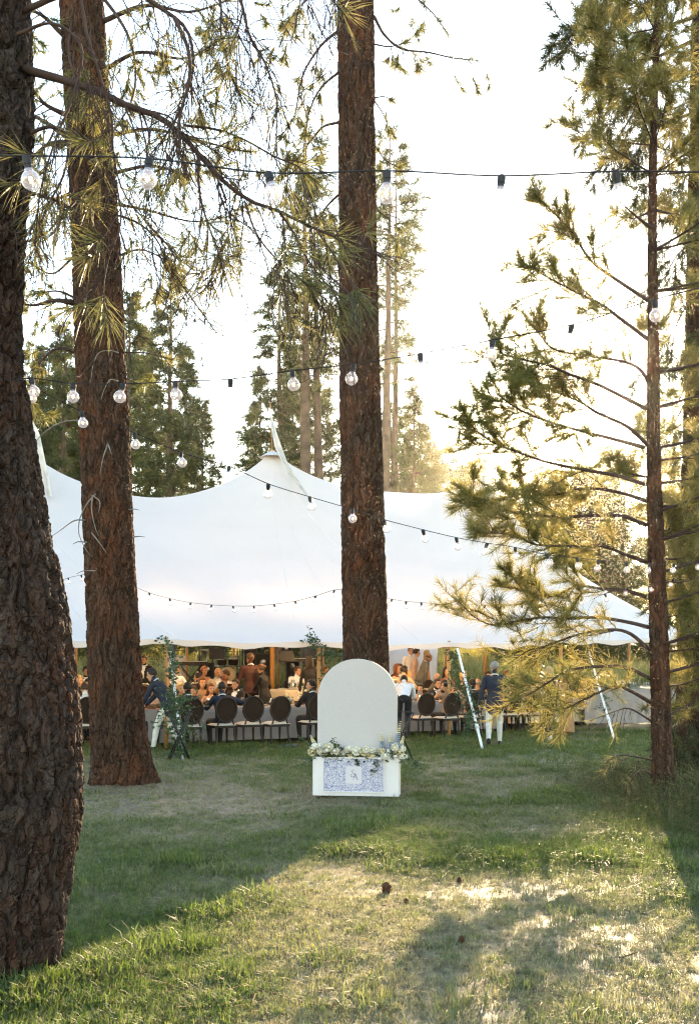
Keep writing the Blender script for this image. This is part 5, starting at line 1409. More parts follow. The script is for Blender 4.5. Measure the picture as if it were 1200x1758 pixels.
# guests at the table beyond the pine boughs
Z5 = table(10.2, 13.2, 1.9, 2.8, 'long table behind the low pine boughs', 'amber lit linen cloth behind the low pine boughs', True)
dress_table(10.2, 13.2, 1.9, 2.8, Z5, 'table behind the pine boughs', 4, 4, 2)
for i, (px, d, fc, hr, st, tp, wm, lb) in enumerate((
        (872, 25.0, FACE_IN - 0.2, 'hair_brown', 'short', 'tan_top', False, 'brown haired man right of the walking man, back to us'),
        (893, 27.4, FACE_OUT, 'hair_red', 'long', 'rust_dress', True, 'red haired woman facing us under the boughs'),
        (908, 25.6, FACE_IN, 'hair_dark', 'wavy', 'peach_dress', True, 'dark curly haired woman, back to us under the boughs'),
        (924, 28.0, FACE_OUT, 'hair_grey', 'bald', 'cream_suit', False, 'balding man in cream facing us under the boughs'),
        (1000, 27.8, FACE_IN, 'hair_blonde', 'wavy', 'peach_dress', True, 'blonde woman nearest the bar table, back to us'),
        (985, 30.0, FACE_OUT, 'hair_brown', 'short', 'grey_suit', False, 'man in grey facing us left of the bar table'),
        (838, 28.4, FACE_OUT - 0.3, 'hair_dark', 'long', 'rust_dress', True, 'dark haired woman beyond the bald man in tan'),
        (868, 29.5, FACE_OUT, 'hair_red', 'short', 'white_shirt', False, 'red haired man in white behind the walking man'))):
    seat_at(px, d, fc, label=lb, chair_label='chair under the ' + ' '.join(lb.split()[:6]), top=tp, jacket='suit' in tp, hair=hr, style=st, woman=wm, sleeves='none' if wm else 'long', strapless=wm, skin='skin_tan' if i % 2 else 'skin_fair', h=1.74, yaw=RNG.uniform(-0.5, 0.5))

# guests at the two deep tables
LOOKS = [('man in dark suit', 'black_suit', 'hair_dark', 'short', False), ('woman in peach', 'peach_dress', 'hair_blonde', 'long', True), ('man in white shirt', 'white_shirt', 'hair_brown', 'short', False),
         ('woman in rust red', 'rust_dress', 'hair_dark', 'wavy', True), ('man in grey jacket', 'grey_suit', 'hair_grey', 'bald', False), ('woman in tan', 'tan_top', 'hair_red', 'bun', True), ('man in navy jacket', 'navy', 'hair_dark', 'short', False)]
def fill(where, s0, s1, n, t, face, off, side):
    for k in range(n):
        lk = LOOKS[(k * 3 + off) % len(LOOKS)]; s = s0 + (s1 - s0) * k / (n - 1) + RNG.uniform(-0.1, 0.1)
        chair(tw(s, t), face, '%s chair from left, %s side of %s' % (ORD[k], side, where))
        person('%s, %s from left, %s side of %s' % (lk[0], ORD[k], side, where), tw(s, t), face, 'sit', top=lk[1], hair=lk[2], style=lk[3], woman=lk[4], jacket=lk[1] in ('black_suit', 'grey_suit', 'navy'),
               sleeves='none' if lk[4] else 'long', strapless=lk[4], skin='skin_tan' if k % 2 else 'skin_fair', yaw=RNG.uniform(-0.7, 0.7), lean=RNG.uniform(0.0, 0.25), h=RNG.uniform(1.68, 1.82), vox=0.021)
fill('deep left table', -0.8, 3.2, 6, 4.55, FACE_IN, 1, 'near')
fill('deep left table', -0.6, 3.2, 6, 6.4, FACE_OUT, 4, 'far')
fill('deep right table', 6.0, 9.4, 5, 6.1, FACE_OUT, 2, 'far')
fill('deep right table', 7.4, 9.6, 3, 4.25, FACE_IN, 5, 'near')
# ------------------------------------------------------------------ arched sign with its planter box
SD = 12.2
def arched_sign():
    c = at(613, 1150, SD); rot = math.radians(-7.5)
    base = Vector((c.x, SD + 0.16, float(gz(c.x, SD))))
    t = thing('arched_sign', 'tall pale arched board rising from a white box with blue floral print', 'sign', base, rot)
    W, H, Dp = 1.06, 0.475, 0.30; z0 = 0.03
    # box: five boards
    bv = MB().box((0, -Dp / 2 + 0.009, z0 + H / 2), (W, 0.018, H)); bv.build('front_board', M['paint'], t, False)
    MB().box((-W / 2 + 0.009, 0.009, z0 + H / 2), (0.0178, Dp - 0.018, H - 0.002)).build('side_board', M['paint'], t, False)
    MB().box((W / 2 - 0.009, 0.009, z0 + H / 2), (0.0178, Dp - 0.018, H - 0.002)).build('side_board', M['paint'], t, False)
    MB().box((0, Dp / 2 - 0.009, z0 + H / 2), (W - 0.04, 0.018, H - 0.004)).build('back_board', M['paint'], t, False)
    MB().box((0, 0, z0 + H - 0.03), (W - 0.042, Dp - 0.042, 0.02)).build('soil_tray', M['leaf_dark'], t, False)
    for sx in (-1, 1):
        MB().box((sx * 0.4, 0, 0.014), (0.08, Dp - 0.1, 0.034)).build('foot', M['chair_wood'], t, False)
    # arched board: extruded outline with a rounded edge
    w, top = 0.50, 1.715; n = 40; zc = top - w
    out = [(-w, z0 + 0.10)] + [(-w * math.cos(a), zc + w * math.sin(a)) for a in np.linspace(0, PI, n)] + [(w, z0 + 0.10)]
    out = np.array(out); m = len(out); ctr = np.array([0, 0.8])
    th = 0.045; y0 = 0.02
    ins = ctr + (out - ctr) * 0.992
    rings = [(ins, y0), (out, y0 + 0.005), (out, y0 + th - 0.005), (ins, y0 + th)]
    V = np.stack([np.stack([r[:, 0], np.full(m, y), r[:, 1]], -1) for r, y in rings], 1)
    mb = MB().grid(V)
    for r, y, flip in ((ins, y0, False), (ins, y0 + th, True)):
        P = np.vstack([np.stack([r[:, 0], np.full(m, y), r[:, 1]], -1), [(0, y, 0.8)]])
        T = [(m, k, k + 1) if not flip else (m, k + 1, k) for k in range(m - 1)] + [(m, m - 1, 0) if not flip else (m, 0, m - 1)]
        mb.add(P, None, T)
    b = mb.build('arched_board', M['sign_linen'], t, False)
    # framed print
    pw, ph = 0.74, 0.405; pz = z0 + 0.055 + ph / 2; py = -Dp / 2
    px0 = -0.02
    for cx, cz, sx, sz in ((px0, pz - ph / 2 - 0.006, pw + 0.024, 0.012), (px0, pz + ph / 2 + 0.006, pw + 0.024, 0.012), (px0 - pw / 2 - 0.006, pz, 0.012, ph), (px0 + pw / 2 + 0.006, pz, 0.012, ph)):
        MB().box((cx, py - 0.009, cz), (sx, 0.018, sz)).build('print_frame', M['paint'], t, False)
    pr = MB().box((px0, py - 0.003, pz), (pw, 0.006, ph)).build('floral_print', M['floral'], t, False)
    sq = 0.195
    MB().box((px0, py - 0.0075, pz), (sq, 0.003, sq + 0.015)).build('monogram_card', M['card'], t, False)
    # monogram: a swung S with an A set lower right
    ink = MB(); yy = py - 0.0112
    def stroke(pts, w0, w1, n=28):
        P = crom([(x, 0, z) for x, z in pts], n); T = np.gradient(P, axis=0); Nn = np.stack([-T[:, 2], np.zeros(n), T[:, 0]], -1); Nn = nrm(Nn)
        ww = np.interp(np.linspace(0, 1, n), np.linspace(0, 1, 5), [w0, (w0 + w1) / 2, w1, (w0 + w1) / 2, w0])[:, None]
        A = P + Nn * ww + np.array((px0, yy, pz)); B = P - Nn * ww + np.array((px0, yy, pz))
        A2 = A + np.array((0, 0.002, 0)); B2 = B + np.array((0, 0.002, 0))
        ink.grid(np.stack([A2, A, B, B2], 1))
    stroke([(0.012, 0.055), (-0.002, 0.064), (-0.020, 0.055), (-0.020, 0.038), (-0.004, 0.022), (0.010, 0.006), (0.006, -0.016), (-0.014, -0.024), (-0.034, -0.016), (-0.038, 0.000), (-0.026, 0.008), (-0.018, -0.002)], 0.0016, 0.0042, 48)
    stroke([(-0.008, -0.055), (0.004, -0.025), (0.014, 0.002), (0.020, 0.020)], 0.0014, 0.0018)
    stroke([(0.020, 0.022), (0.028, -0.005), (0.038, -0.035), (0.046, -0.054)], 0.0030, 0.0042)
    stroke([(0.002, -0.028), (0.018, -0.026), (0.036, -0.030)], 0.0012, 0.0016)
    stroke([(0.036, -0.054), (0.046, -0.055), (0.056, -0.053)], 0.0010, 0.0014)
    stroke([(-0.016, -0.055), (-0.008, -0.056), (0.000, -0.055)], 0.0010, 0.0014)
    ink.build('monogram', M['ink'], t, False)
    return t, base, rot

def sign_mats():
    m = mat('floral', (0.52, 0.52, 0.62), 0.6); nt = m.node_tree; N = nt.nodes; L = nt.links
    p = [n for n in N if n.type == 'BSDF_PRINCIPLED'][0]; tc = [n for n in N if n.type == 'TEX_COORD'][0]
    mp = N.new('ShaderNodeMapping'); mp.inputs['Rotation'].default_value = (PI / 2, 0, 0); mp.inputs['Scale'].default_value = (1, 1, 1)
    L.new(tc.outputs['Object'], mp.inputs['Vector'])
    wp = N.new('ShaderNodeTexNoise'); wp.inputs['Scale'].default_value = 34; wp.inputs['Detail'].default_value = 2
    L.new(mp.outputs[0], wp.inputs['Vector'])
    mixv = N.new('ShaderNodeMix'); mixv.data_type = 'VECTOR'; mixv.inputs['Factor'].default_value = 0.035
    L.new(mp.outputs[0], mixv.inputs[4]); L.new(wp.outputs['Color'], mixv.inputs[5])
    def ramp(src, a, b, inv=False):
        r = N.new('ShaderNodeMapRange'); r.inputs['From Min'].default_value = a; r.inputs['From Max'].default_value = b
        if inv: r.inputs['To Min'].default_value = 1; r.inputs['To Max'].default_value = 0
        L.new(src, r.inputs['Value']); return r.outputs[0]
    # blossoms: cell centres with petals; stems: cell borders; leaves: fine cells
    v1 = N.new('ShaderNodeTexVoronoi'); v1.inputs['Scale'].default_value = 34; L.new(mixv.outputs[1], v1.inputs['Vector'])
    v2 = N.new('ShaderNodeTexVoronoi'); v2.feature = 'DISTANCE_TO_EDGE'; v2.inputs['Scale'].default_value = 24; L.new(mixv.outputs[1], v2.inputs['Vector'])
    v3 = N.new('ShaderNodeTexVoronoi'); v3.inputs['Scale'].default_value = 80; L.new(mixv.outputs[1], v3.inputs['Vector'])
    n4 = N.new('ShaderNodeTexNoise'); n4.inputs['Scale'].default_value = 90; n4.inputs['Detail'].default_value = 3; L.new(mp.outputs[0], n4.inputs['Vector'])
    a = ramp(v1.outputs['Distance'], 0.28, 0.36, True); b = ramp(v2.outputs['Distance'], 0.03, 0.06, True); c = ramp(v3.outputs['Distance'], 0.30, 0.42, True); d = ramp(n4.outputs['Fac'], 0.44, 0.56)
    mul = N.new('ShaderNodeMath'); mul.operation = 'MULTIPLY'; L.new(a, mul.inputs[0]); L.new(d, mul.inputs[1])
    m3 = N.new('ShaderNodeMath'); m3.operation = 'MULTIPLY'; L.new(c, m3.inputs[0]); m3.inputs[1].default_value = 0.75
    mx1 = N.new('ShaderNodeMath'); mx1.operation = 'MAXIMUM'; L.new(mul.outputs[0], mx1.inputs[0]); L.new(b, mx1.inputs[1])
    mx2 = N.new('ShaderNodeMath'); mx2.operation = 'MAXIMUM'; L.new(mx1.outputs[0], mx2.inputs[0]); L.new(m3.outputs[0], mx2.inputs[1])
    cm = N.new('ShaderNodeMix'); cm.data_type = 'RGBA'; cm.inputs['A'].default_value = (0.52, 0.49, 0.55, 1); cm.inputs['B'].default_value = (0.15, 0.18, 0.36, 1)
    L.new(mx2.outputs[0], cm.inputs['Factor']); L.new(cm.outputs['Result'], p.inputs['Base Color'])
    M['floral'] = m
    M['card'] = mat('card', (0.54, 0.51, 0.56), 0.7, 0.02)
    M['ink'] = mat('ink', (0.05, 0.09, 0.20), 0.6, 0.1)
    M['sign_linen'] = mat('sign_linen', (0.45, 0.42, 0.43), 0.75, 0.05, 30, stretch=(1, 1, 8), bump=0.08, bscale=120)
sign_mats()
SIGN, SBASE, SROT = arched_sign()

def sign_flowers(label, ctr, half, n, blues, height, seed_leaf, sprigs):
    """blooms, blue spires and dark sprigs spilling over the box edge; local to the box"""
    R = Matrix.Rotation(SROT, 4, 'Z')
    loc = SBASE + (R @ Vector((ctr[0], ctr[1], 0.50)))
    t = thing('flower_arrangement', label, 'flowers', loc, SROT, 'flowers on the arched sign')
    st = MB(); lf = MB(); pts = []
    for k in range(n):
        u = RNG.uniform(-1, 1); p = np.array((u * half, RNG.uniform(-0.16, 0.02), RNG.uniform(-0.02, height * (0.55 + 0.45 * math.cos(u * 1.4)))))
        for q in pts:
            if np.linalg.norm(q - p) < 0.065: p = p + np.array((RNG.uniform(-0.08, 0.08), -0.03, RNG.uniform(-0.02, 0.07)))
        f = obj('flower', random.choice(FLW + FLC[:1]), t); f.location = p
        dv = nrm(np.array((p[0] * 0.6, -0.55, 0.35)) + RNG.normal(0, 0.25, 3)); f.rotation_euler = Vector(dv).to_track_quat('Z', 'Y').to_euler()
        sc = RNG.uniform(0.75, 1.35); f.scale = (sc, sc, sc); pts.append(p)
        st.tube(crom([(p[0] * 0.5, 0, -0.05), p * 0.6, p], 6), 0.003, 4)
    for (x, y, hgt, lean) in blues:
        path = crom([(x, y, -0.03), (x + lean * 0.4, y - 0.01, hgt * 0.5), (x + lean, y, hgt)], 20)
        st.tube(path, [0.004, 0.0015], 5)
        sp = MB(); wt = MB()
        for j in range(7, 20):
            rr = 0.028 * (1 - (j - 7) / 14) + 0.006
            for q in range(4):
                a = j * 2.4 + q * PI / 2; c = path[j] + np.array((math.cos(a), math.sin(a), 0.1)) * rr * 0.8
                (sp if j < 13 else wt).ball(c, (rr * 0.45, rr * 0.45, rr * 0.38), 6, 4)
        sp.build('blue_spire', M['petal_blue'], t)
        if wt.V: wt.build('bud_tip', M['petal_cream'], t)
    for (x, y, z, dx, dz, L) in sprigs:
        W = twig_path((x, y, z), (dx, -0.25, dz), L, 8, 0.1, 0, 0.08); st.tube(W, [0.003, 0.0015], 4)
        q = W[RNG.integers(1, 9, 34)] + RNG.normal(0, 0.012, (34, 3)); leaves(q, 0.045, lf)
    pts = np.array(pts)
    q = np.stack([RNG.uniform(-half, half, seed_leaf), RNG.uniform(-0.17, 0.02, seed_leaf), RNG.uniform(-0.07, height * 0.5, seed_leaf)], -1); leaves(q, 0.045, lf)
    st.build('stems', M['stem'], t); lf.build('leaves', M['leaf'], t)
sign_flowers('white blooms and blue spire at the left corner of the sign box', (-0.40, -0.02), 0.20, 19, [(-0.08, 0, 0.26, -0.10), (0.12, -0.05, 0.16, 0.04)], 0.15, 120, [(-0.10, 0, 0.05, -0.5, 0.8, 0.30), (0.05, 0, 0.05, 0.5, 0.8, 0.22), (-0.1, -0.1, 0, -0.9, -0.1, 0.25)])
sign_flowers('low white blooms at the middle of the sign box', (0.02, -0.02), 0.22, 15, [], 0.13, 130, [(-0.12, 0, 0.05, -0.7, 0.7, 0.22), (0, -0.14, 0, 0.1, -0.7, 0.09), (-0.2, -0.1, 0, -0.7, 0.3, 0.2)])
sign_flowers('white blooms and tall blue spires at the right corner of the sign box', (0.40, -0.02), 0.20, 16, [(0.08, 0, 0.44, 0.06), (0.02, 0.0, 0.28, 0.0), (-0.07, 0, 0.30, -0.03), (0.13, -0.03, 0.26, 0.05)], 0.17, 110, [(0.12, -0.1, 0.02, 0.9, 0.1, 0.30), (0.15, -0.1, 0.0, 0.9, -0.1, 0.26), (-0.1, -0.14, 0, -0.4, -0.6, 0.2), (-0.15, 0, 0.02, -0.6, 0.5, 0.2)])

# ------------------------------------------------------------------ guy straps and garlands on the side poles
def strap(label, a, b, w=0.05, ratchet=0.8):
    a, b = np.array(tuple(a)), np.array(tuple(b))
    t = thing('guy_strap', label, 'strap', tuple(b), 0, 'white tent guy straps')
    o = b; P = np.array([a + (b - a) * k for k in np.linspace(0, 1, 12)]) - o
    MB().tube(P, w / 2, 8, sx=1.0, sy=0.35, ref=(0, 1, 0)).build('webbing', M['strap'], t)
    c = (a + (b - a) * ratchet) - o; d = nrm(b - a)
    MB().tube([c - d * 0.10, c + d * 0.02], w * 0.72, 10).build('sleeve', M['strap'], t)
    MB().tube([c + d * 0.02, c + d * 0.05], w * 0.95, 10).build('buckle', M['steel'], t)
    MB().tube([c + d * 0.05, c + d * 0.14], w * 0.60, 10).build('lower_sleeve', M['strap'], t)
    MB().tube([(0, 0, 0.05), (0, 0, -0.15)], 0.012, 6).build('stake', M['steel'], t)
def garland(label, path, n, spread, size=0.075, group='leafy garlands on the tent straps'):
    P = crom(path, 60); o = P[-1].copy(); o[2] = P[:, 2].min()
    t = thing('leaf_garland', label, 'garland', tuple(o), 0, group)
    st = MB(); lf = MB(); st.tube(P - o, 0.006, 5)
    sp = np.interp(np.linspace(0, 1, 60), np.linspace(0, 1, len(spread)), spread)
    for k in range(n // 9):
        i = RNG.integers(0, 59); W = twig_path(P[i], RNG.normal(0, 1, 3) + np.array((0, -0.3, -0.2)), sp[i] * RNG.uniform(0.4, 1.5), 6, 0.10, 0, 0.2)
        st.tube(W - o, [0.003, 0.0015], 4)
        leaves(W[RNG.integers(1, 7, 9)] - o + RNG.normal(0, 0.02, (9, 3)), size, lf)
    st.build('vine', M['stem'], t); lf.build('leaves', M['leaf'], t)
def guy_ropes():
    s1a, s1b = at(293, 1118, 19.6), at(314, 1306, 17.5); s1b.z = float(gz(s1b.x, s1b.y))
    strap('white strap wrapped in greenery beside the folding stand', s1a, s1b)
    garland('bushy green garland down the left strap', [at(286, 1098, 19.5), at(297, 1150, 19.0), at(300, 1190, 18.6), at(302, 1225, 18.3), at(306, 1262, 17.9), at(312, 1296, 17.55)], 1300, [0.20, 0.22, 0.42, 0.45, 0.40, 0.16])
    s2a, s2b = at(785, 1113, 22.9), at(828, 1287, 20.2); s2b.z = float(gz(s2b.x, s2b.y))
    strap('bare white strap leaning down beside the walking man', s2a, s2b, 0.055)
    garland('green garland looping from the front wooden pole', [at(778, 1122, 22.8), at(783, 1135, 22.6), at(784, 1165, 22.4), at(790, 1178, 22.0), at(802, 1190, 21.8), at(812, 1205, 21.3), at(806, 1235, 20.9), at(800, 1262, 20.7)], 900, [0.16, 0.24, 0.28, 0.34, 0.34, 0.36, 0.30, 0.15])
    garland('airy green garland round the pole left of the centre trunk', [at(533, 1092, 21.3), at(548, 1106, 21.3), at(560, 1122, 21.2), at(565, 1150, 21.2), at(570, 1172, 21.2), at(578, 1150, 21.3), at(588, 1115, 21.4)], 700, [0.25, 0.30, 0.30, 0.26, 0.24, 0.24, 0.20])
    garland('thin green garland on the far left side pole', [at(248, 1105, 24), at(262, 1118, 24), at(268, 1140, 24), at(276, 1120, 24), at(288, 1108, 24)], 170, [0.2, 0.25, 0.25, 0.2, 0.2])
    s3a, s3b = at(1010, 1118, 26.0), at(1054, 1268, 23.2); s3b.z = float(gz(s3b.x, s3b.y))
    strap('white strap beyond the pine boughs near the bar table', s3a, s3b, 0.055)
    garland('green garland on the strap beyond the pine boughs', [at(1006, 1116, 26.0), at(1018, 1150, 25.4), at(1030, 1190, 24.8), at(1040, 1225, 24.0)], 300, [0.25, 0.3, 0.35, 0.25])
guy_ropes()

def tray_stand(label, px, d, rot):
    p = gp(px, d); t = thing('folding_stand', label, 'stand', p, rot, 'folding tray stands')
    for sy in (-1, 1):
        MB().tube([(-0.19, sy * 0.16, 0.0), (0.19, sy * 0.16, 0.86)], 0.014, 8).build('leg', M['black'], t)
        MB().tube([(0.17, sy * 0.19, 0.0), (-0.20, sy * 0.19, 0.86)], 0.014, 8).build('leg', M['black'], t)
    MB().tube([(0.19, -0.2, 0.86), (0.19, 0.2, 0.86)], 0.016, 8).build('top_rail', M['black'], t)
    MB().tube([(-0.20, -0.22, 0.86), (-0.20, 0.22, 0.86)], 0.016, 8).build('top_rail', M['black'], t)
    for y in (-0.12, 0.12):
        MB().box((0, y, 0.868), (0.40, 0.05, 0.004)).build('web_strap', M['black_cloth'], t, False)
    MB().tube([(-0.01, -0.19, 0.42), (-0.01, 0.19, 0.42)], 0.009, 6).build('pivot_bar', M['steel'], t)
tray_stand('black folding tray stand in front of the left garland', 309, 17.6, 0.25)
tray_stand('black folding tray stand half hidden behind the arched sign', 690, 17.3, -0.2)

# pine cones and bits on the lawn
def pine_cone(label, px, py, s=1.0):
    p = G(px, py)
    t = thing('pine_cone', label, 'pine cone', (p.x, p.y, p.z + 0.03 * s), RNG.uniform(0, 6), 'pine cones on the lawn')
    MB().ball((0, 0, 0), (0.026 * s, 0.026 * s, 0.036 * s), 10, 8).build('core', M['cone'], t)
    sc = MB(); n = 70
    for k in range(n):
        z = -0.95 + 1.9 * (k + 0.5) / n; a = k * 2.39996; r = math.sqrt(max(0.02, 1 - z * z))
        c = np.array((math.cos(a) * r * 0.026, math.sin(a) * r * 0.026, z * 0.036)) * s; o = nrm(c + np.array((0, 0, 0.012))); b = nrm(np.cross(o, (0, 0, 1.0)))
        u = np.cross(b, o)
        sc.add([c - b * 0.006 * s, c + b * 0.006 * s, c + o * 0.013 * s + b * 0.007 * s + u * 0.004 * s, c + o * 0.013 * s - b * 0.007 * s + u * 0.004 * s, c + o * 0.017 * s + u * 0.009 * s], [(0, 1, 2, 3)], [(3, 2, 4)])
    sc.build('scales', M['cone'], t)
pine_cone('dark open pine cone lying on the sunlit lawn', 663, 1536, 1.15)
pine_cone('small brown pine cone right of the open one', 697, 1553, 0.55)
pine_cone('pine cone half sunk in grass near the sunlit edge', 788, 1512, 0.6)
pine_cone('dark pine cone in the shaded grass lower right', 792, 1626, 0.6)
for i, (px, py, L, a, lb) in enumerate(((655, 1560, 0.10, 0.5, 'short fallen twig below the open pine cone'), (495, 1712, 0.18, 2.7, 'dark fallen twig at the lower edge of the lawn'), (575, 1672, 0.12, 0.2, 'fallen twig on the worn straw'), (60, 1695, 0.14, 0.8, 'fallen twig beside the near trunk'), (1062, 1655, 0.12, 0.4, 'fallen twig in the right hand shade'))):
    p = G(px, py); W = twig_path((0, 0, 0.012), (math.cos(a), math.sin(a), 0.05), L, 6, 0.02, 0, 0.15)
    o = MB().tube(W, [0.006, 0.003], 6).build('fallen_twig', M['cone']); o.location = p; tag(o, lb, 'twig', 'twigs on the lawn')
# ------------------------------------------------------------------ the band's corner at the back of the tent
M['drum_shell'] = mat('drum_shell', (0.02, 0.015, 0.012), 0.3, 0.2)
M['drum_head'] = mat('drum_head', (0.62, 0.50, 0.33), 0.6, 0.05, 5, trans=0.2)
M['brass'] = mat('brass', (0.55, 0.42, 0.20), 0.35, 0.1, metallic=1.0)
M['wicker'] = mat('wicker', (0.10, 0.045, 0.02), 0.8, 0.3, 40, bump=0.4)
M['stage'] = mat('stage', (0.03, 0.028, 0.028), 0.7, 0.2)
M['blue_plastic'] = mat('blue_plastic', (0.02, 0.06, 0.30), 0.4, 0.1)
M['white_panel'] = mat('white_panel', (0.72, 0.70, 0.72), 0.8, 0.04, 2)
def drum(mb_parent, c, axis, r, depth, name, head=True, lug=True):
    ax = nrm(np.array(axis, float)); c = np.array(c, float)
    p = MB().tube([c - ax * depth / 2, c + ax * depth / 2], r, 26, cap=False).build(name, M['drum_shell'], mb_parent)
    for s in (-1, 1):
        e = c + ax * s * depth / 2
        MB().tube([e - ax * 0.012, e + ax * 0.014], r * 1.03, 26, cap=False).build('hoop', M['steel'] if name != 'bass_drum' else M['drum_shell'], p)
        MB().tube([e, e + ax * s * 0.004], r * 0.985, 26).build('drum_skin', M['drum_head'], p)
    return p
def drum_kit():
    p = gp(391, 33.0); t = thing('drum_kit', 'drum kit with cream bass drum head facing us at the tent back', 'drum kit', (p[0], p[1], p[2] + 0.30), math.radians(4))
    drum(t, (0, 0, 0.33), (0, 1, 0), 0.29, 0.40, 'bass_drum')
    MB().tube([(-0.10, -0.205, 0.48), (0.0, -0.206, 0.495), (0.10, -0.205, 0.48)], [0.010, 0.014, 0.010], 6).build('badge', M['drum_shell'], t)
    drum(t, (-0.19, 0.05, 0.80), (0, -0.25, 1), 0.16, 0.20, 'rack_tom'); drum(t, (0.19, 0.05, 0.80), (0, -0.25, 1), 0.17, 0.21, 'rack_tom')
    drum(t, (0.55, 0.25, 0.42), (0, -0.05, 1), 0.21, 0.36, 'floor_tom'); drum(t, (-0.5, 0.3, 0.58), (0, -0.05, 1), 0.18, 0.14, 'snare_drum')
    for x, y, z, r, ti in ((-0.70, 0.15, 1.18, 0.22, 0.15), (0.70, 0.1, 1.25, 0.24, -0.2), (0.95, 0.35, 1.05, 0.20, 0.1)):
        st = MB().tube([(x, y, 0.25), (x, y, z)], 0.011, 6)
        for a in (0, 2.1, 4.2): st.tube([(x, y, 0.4), (x + 0.25 * math.cos(a), y + 0.25 * math.sin(a), 0.0)], 0.009, 6)
        st.build('cymbal_stand', M['steel'], t)
        cy = MB().lathe([(0.0, 0.03), (0.03, 0.022), (0.05, 0.010), (r, 0.0), (r, -0.003), (0.05, 0.006), (0.0, 0.02)], k=24); o = cy.build('cymbal', M['brass'], t); o.location = (x, y, z); o.rotation_euler = (ti, 0.12, 0)
    MB().tube([(-0.17, 0.02, 0.62), (0, 0, 0.60), (0.17, 0.02, 0.62)], 0.012, 6).build('tom_mount', M['steel'], t)
drum_kit()
def stage():
    p = gp(400, 33.4); c = tw(0.2, 11.2)
    t = thing('stage', 'low dark stage under the band gear', 'stage', c, PI / 6)
    for k in range(5):
        MB().box((-3.0 + 1.5 * k, 0, 0.15), (1.49, 3.0, 0.30)).build('deck_panel', M['stage'], t, False)
stage()
def speaker(label, px, d, w, h, zb, grey=False):
    p = gp(px, d); t = thing('loudspeaker', label, 'speaker', (p[0], p[1], p[2] + zb), RNG.uniform(-0.3, 0.5), 'band loudspeakers')
    MB().box((0, 0, h / 2), (w, 0.32, h)).build('cabinet', M['black'] if not grey else M['canvas_grey'], t, False)
    MB().box((0, -0.166, h / 2), (w * 0.9, 0.012, h * 0.92)).build('grille', M['black_cloth'] if not grey else M['canvas_grey'], t, False)
    MB().tube([(0, -0.172, h * 0.35), (0, -0.180, h * 0.35)], w * 0.34, 20).build('woofer', M['black'], t)
    MB().tube([(0, -0.172, h * 0.75), (0, -0.180, h * 0.75)], w * 0.18, 16).build('tweeter', M['steel'], t)
    if zb > 0.5:
        st = MB().tube([(0, 0, -zb), (0, 0, 0)], 0.018, 8)
        for a in (0.3, 2.4, 4.5): st.tube([(0, 0, -zb + 0.5), (0.45 * math.cos(a), 0.45 * math.sin(a), -zb + 0.01)], 0.012, 6)
        st.build('stand', M['black'], t)
speaker('grey amplifier box left of the keyboards', 303, 31.0, 0.50, 0.75, 0.62, True)
speaker('black loudspeaker left of the drum kit', 357, 32.0, 0.42, 0.85, 0.30)
speaker('tall black loudspeaker behind the man in maroon', 431, 33.0, 0.38, 1.0, 0.55)
speaker('black loudspeaker left of the centre pole', 452, 32.4, 0.50, 1.15, 0.30)
speaker('black loudspeaker right of the centre pole', 505, 32.4, 0.45, 1.0, 0.30)
speaker('black speaker on a stand under the dark canopy', 492, 34.0, 0.36, 0.6, 1.1)
def keyboard(label, px, d, zb, w=1.1):
    p = gp(px, d); t = thing('keyboard', label, 'keyboard', (p[0], p[1], p[2] + 0.30), 0.35, 'band keyboards')
    MB().box((0, 0, zb), (w, 0.32, 0.11)).build('case', M['black'], t, False)
    MB().box((0, -0.05, zb + 0.058), (w * 0.92, 0.15, 0.012)).build('keys', M['china'], t, False)
    for s in (-1, 1):
        MB().tube([(-0.35, s * 0.10, 0), (0.35, s * 0.10, zb - 0.06)], 0.014, 6).build('leg', M['black'], t); MB().tube([(0.35, s * 0.13, 0), (-0.35, s * 0.13, zb - 0.06)], 0.014, 6).build('leg', M['black'], t)
keyboard('black keyboard left of the drum kit', 328, 30.8, 0.86, 1.0); keyboard('black keyboard right of the centre pole', 512, 32.0, 0.95, 1.2)
def mic(label, px, d, h, music=False):
    p = gp(px, d); t = thing('music_stand' if music else 'microphone_stand', label, 'stand', (p[0], p[1], p[2] + 0.30), RNG.uniform(-0.5, 0.5), 'band stands')
    MB().tube([(0, 0, 0.02), (0, 0, h)], 0.011, 6).build('pole', M['black'], t)
    for a in (0.2, 2.3, 4.4): MB().tube([(0, 0, 0.14), (0.26 * math.cos(a), 0.26 * math.sin(a), 0.0)], 0.010, 6).build('leg', M['black'], t)
    if music:
        MB().box((0, -0.02, h + 0.13), (0.48, 0.015, 0.34), rot=('X', -0.3)).build('desk', M['black'], t, False)
        MB().box((0, -0.06, h - 0.02), (0.46, 0.06, 0.012)).build('ledge', M['black'], t, False)
    else:
        MB().tube([(0, 0.2, h - 0.15), (0, 0, h), (0, -0.35, h + 0.18)], 0.008, 6).build('boom', M['black'], t)
        MB().tube([(0, -0.33, h + 0.17), (0, -0.45, h + 0.22)], [0.014, 0.022], 8).build('microphone', M['steel'], t)
for lb, px, d, h, mu in (('microphone stand left of the drum kit', 342, 31.4, 1.45, 0), ('microphone stand leaning across the bass drum', 366, 31.6, 1.30, 0), ('microphone stand right of the drum kit', 412, 31.6, 1.5, 0), ('microphone stand nearest the tall speaker', 421, 32.4, 1.55, 0),
                         ('black music stand left of the bass drum', 372, 30.6, 1.05, 1), ('microphone stand under the dark canopy', 478, 32.0, 1.4, 0), ('black music stand right of the centre pole', 492, 30.6, 1.0, 1), ('microphone stand far right of the band', 522, 32.0, 1.5, 0)):
    mic(lb, px, d, h, mu)
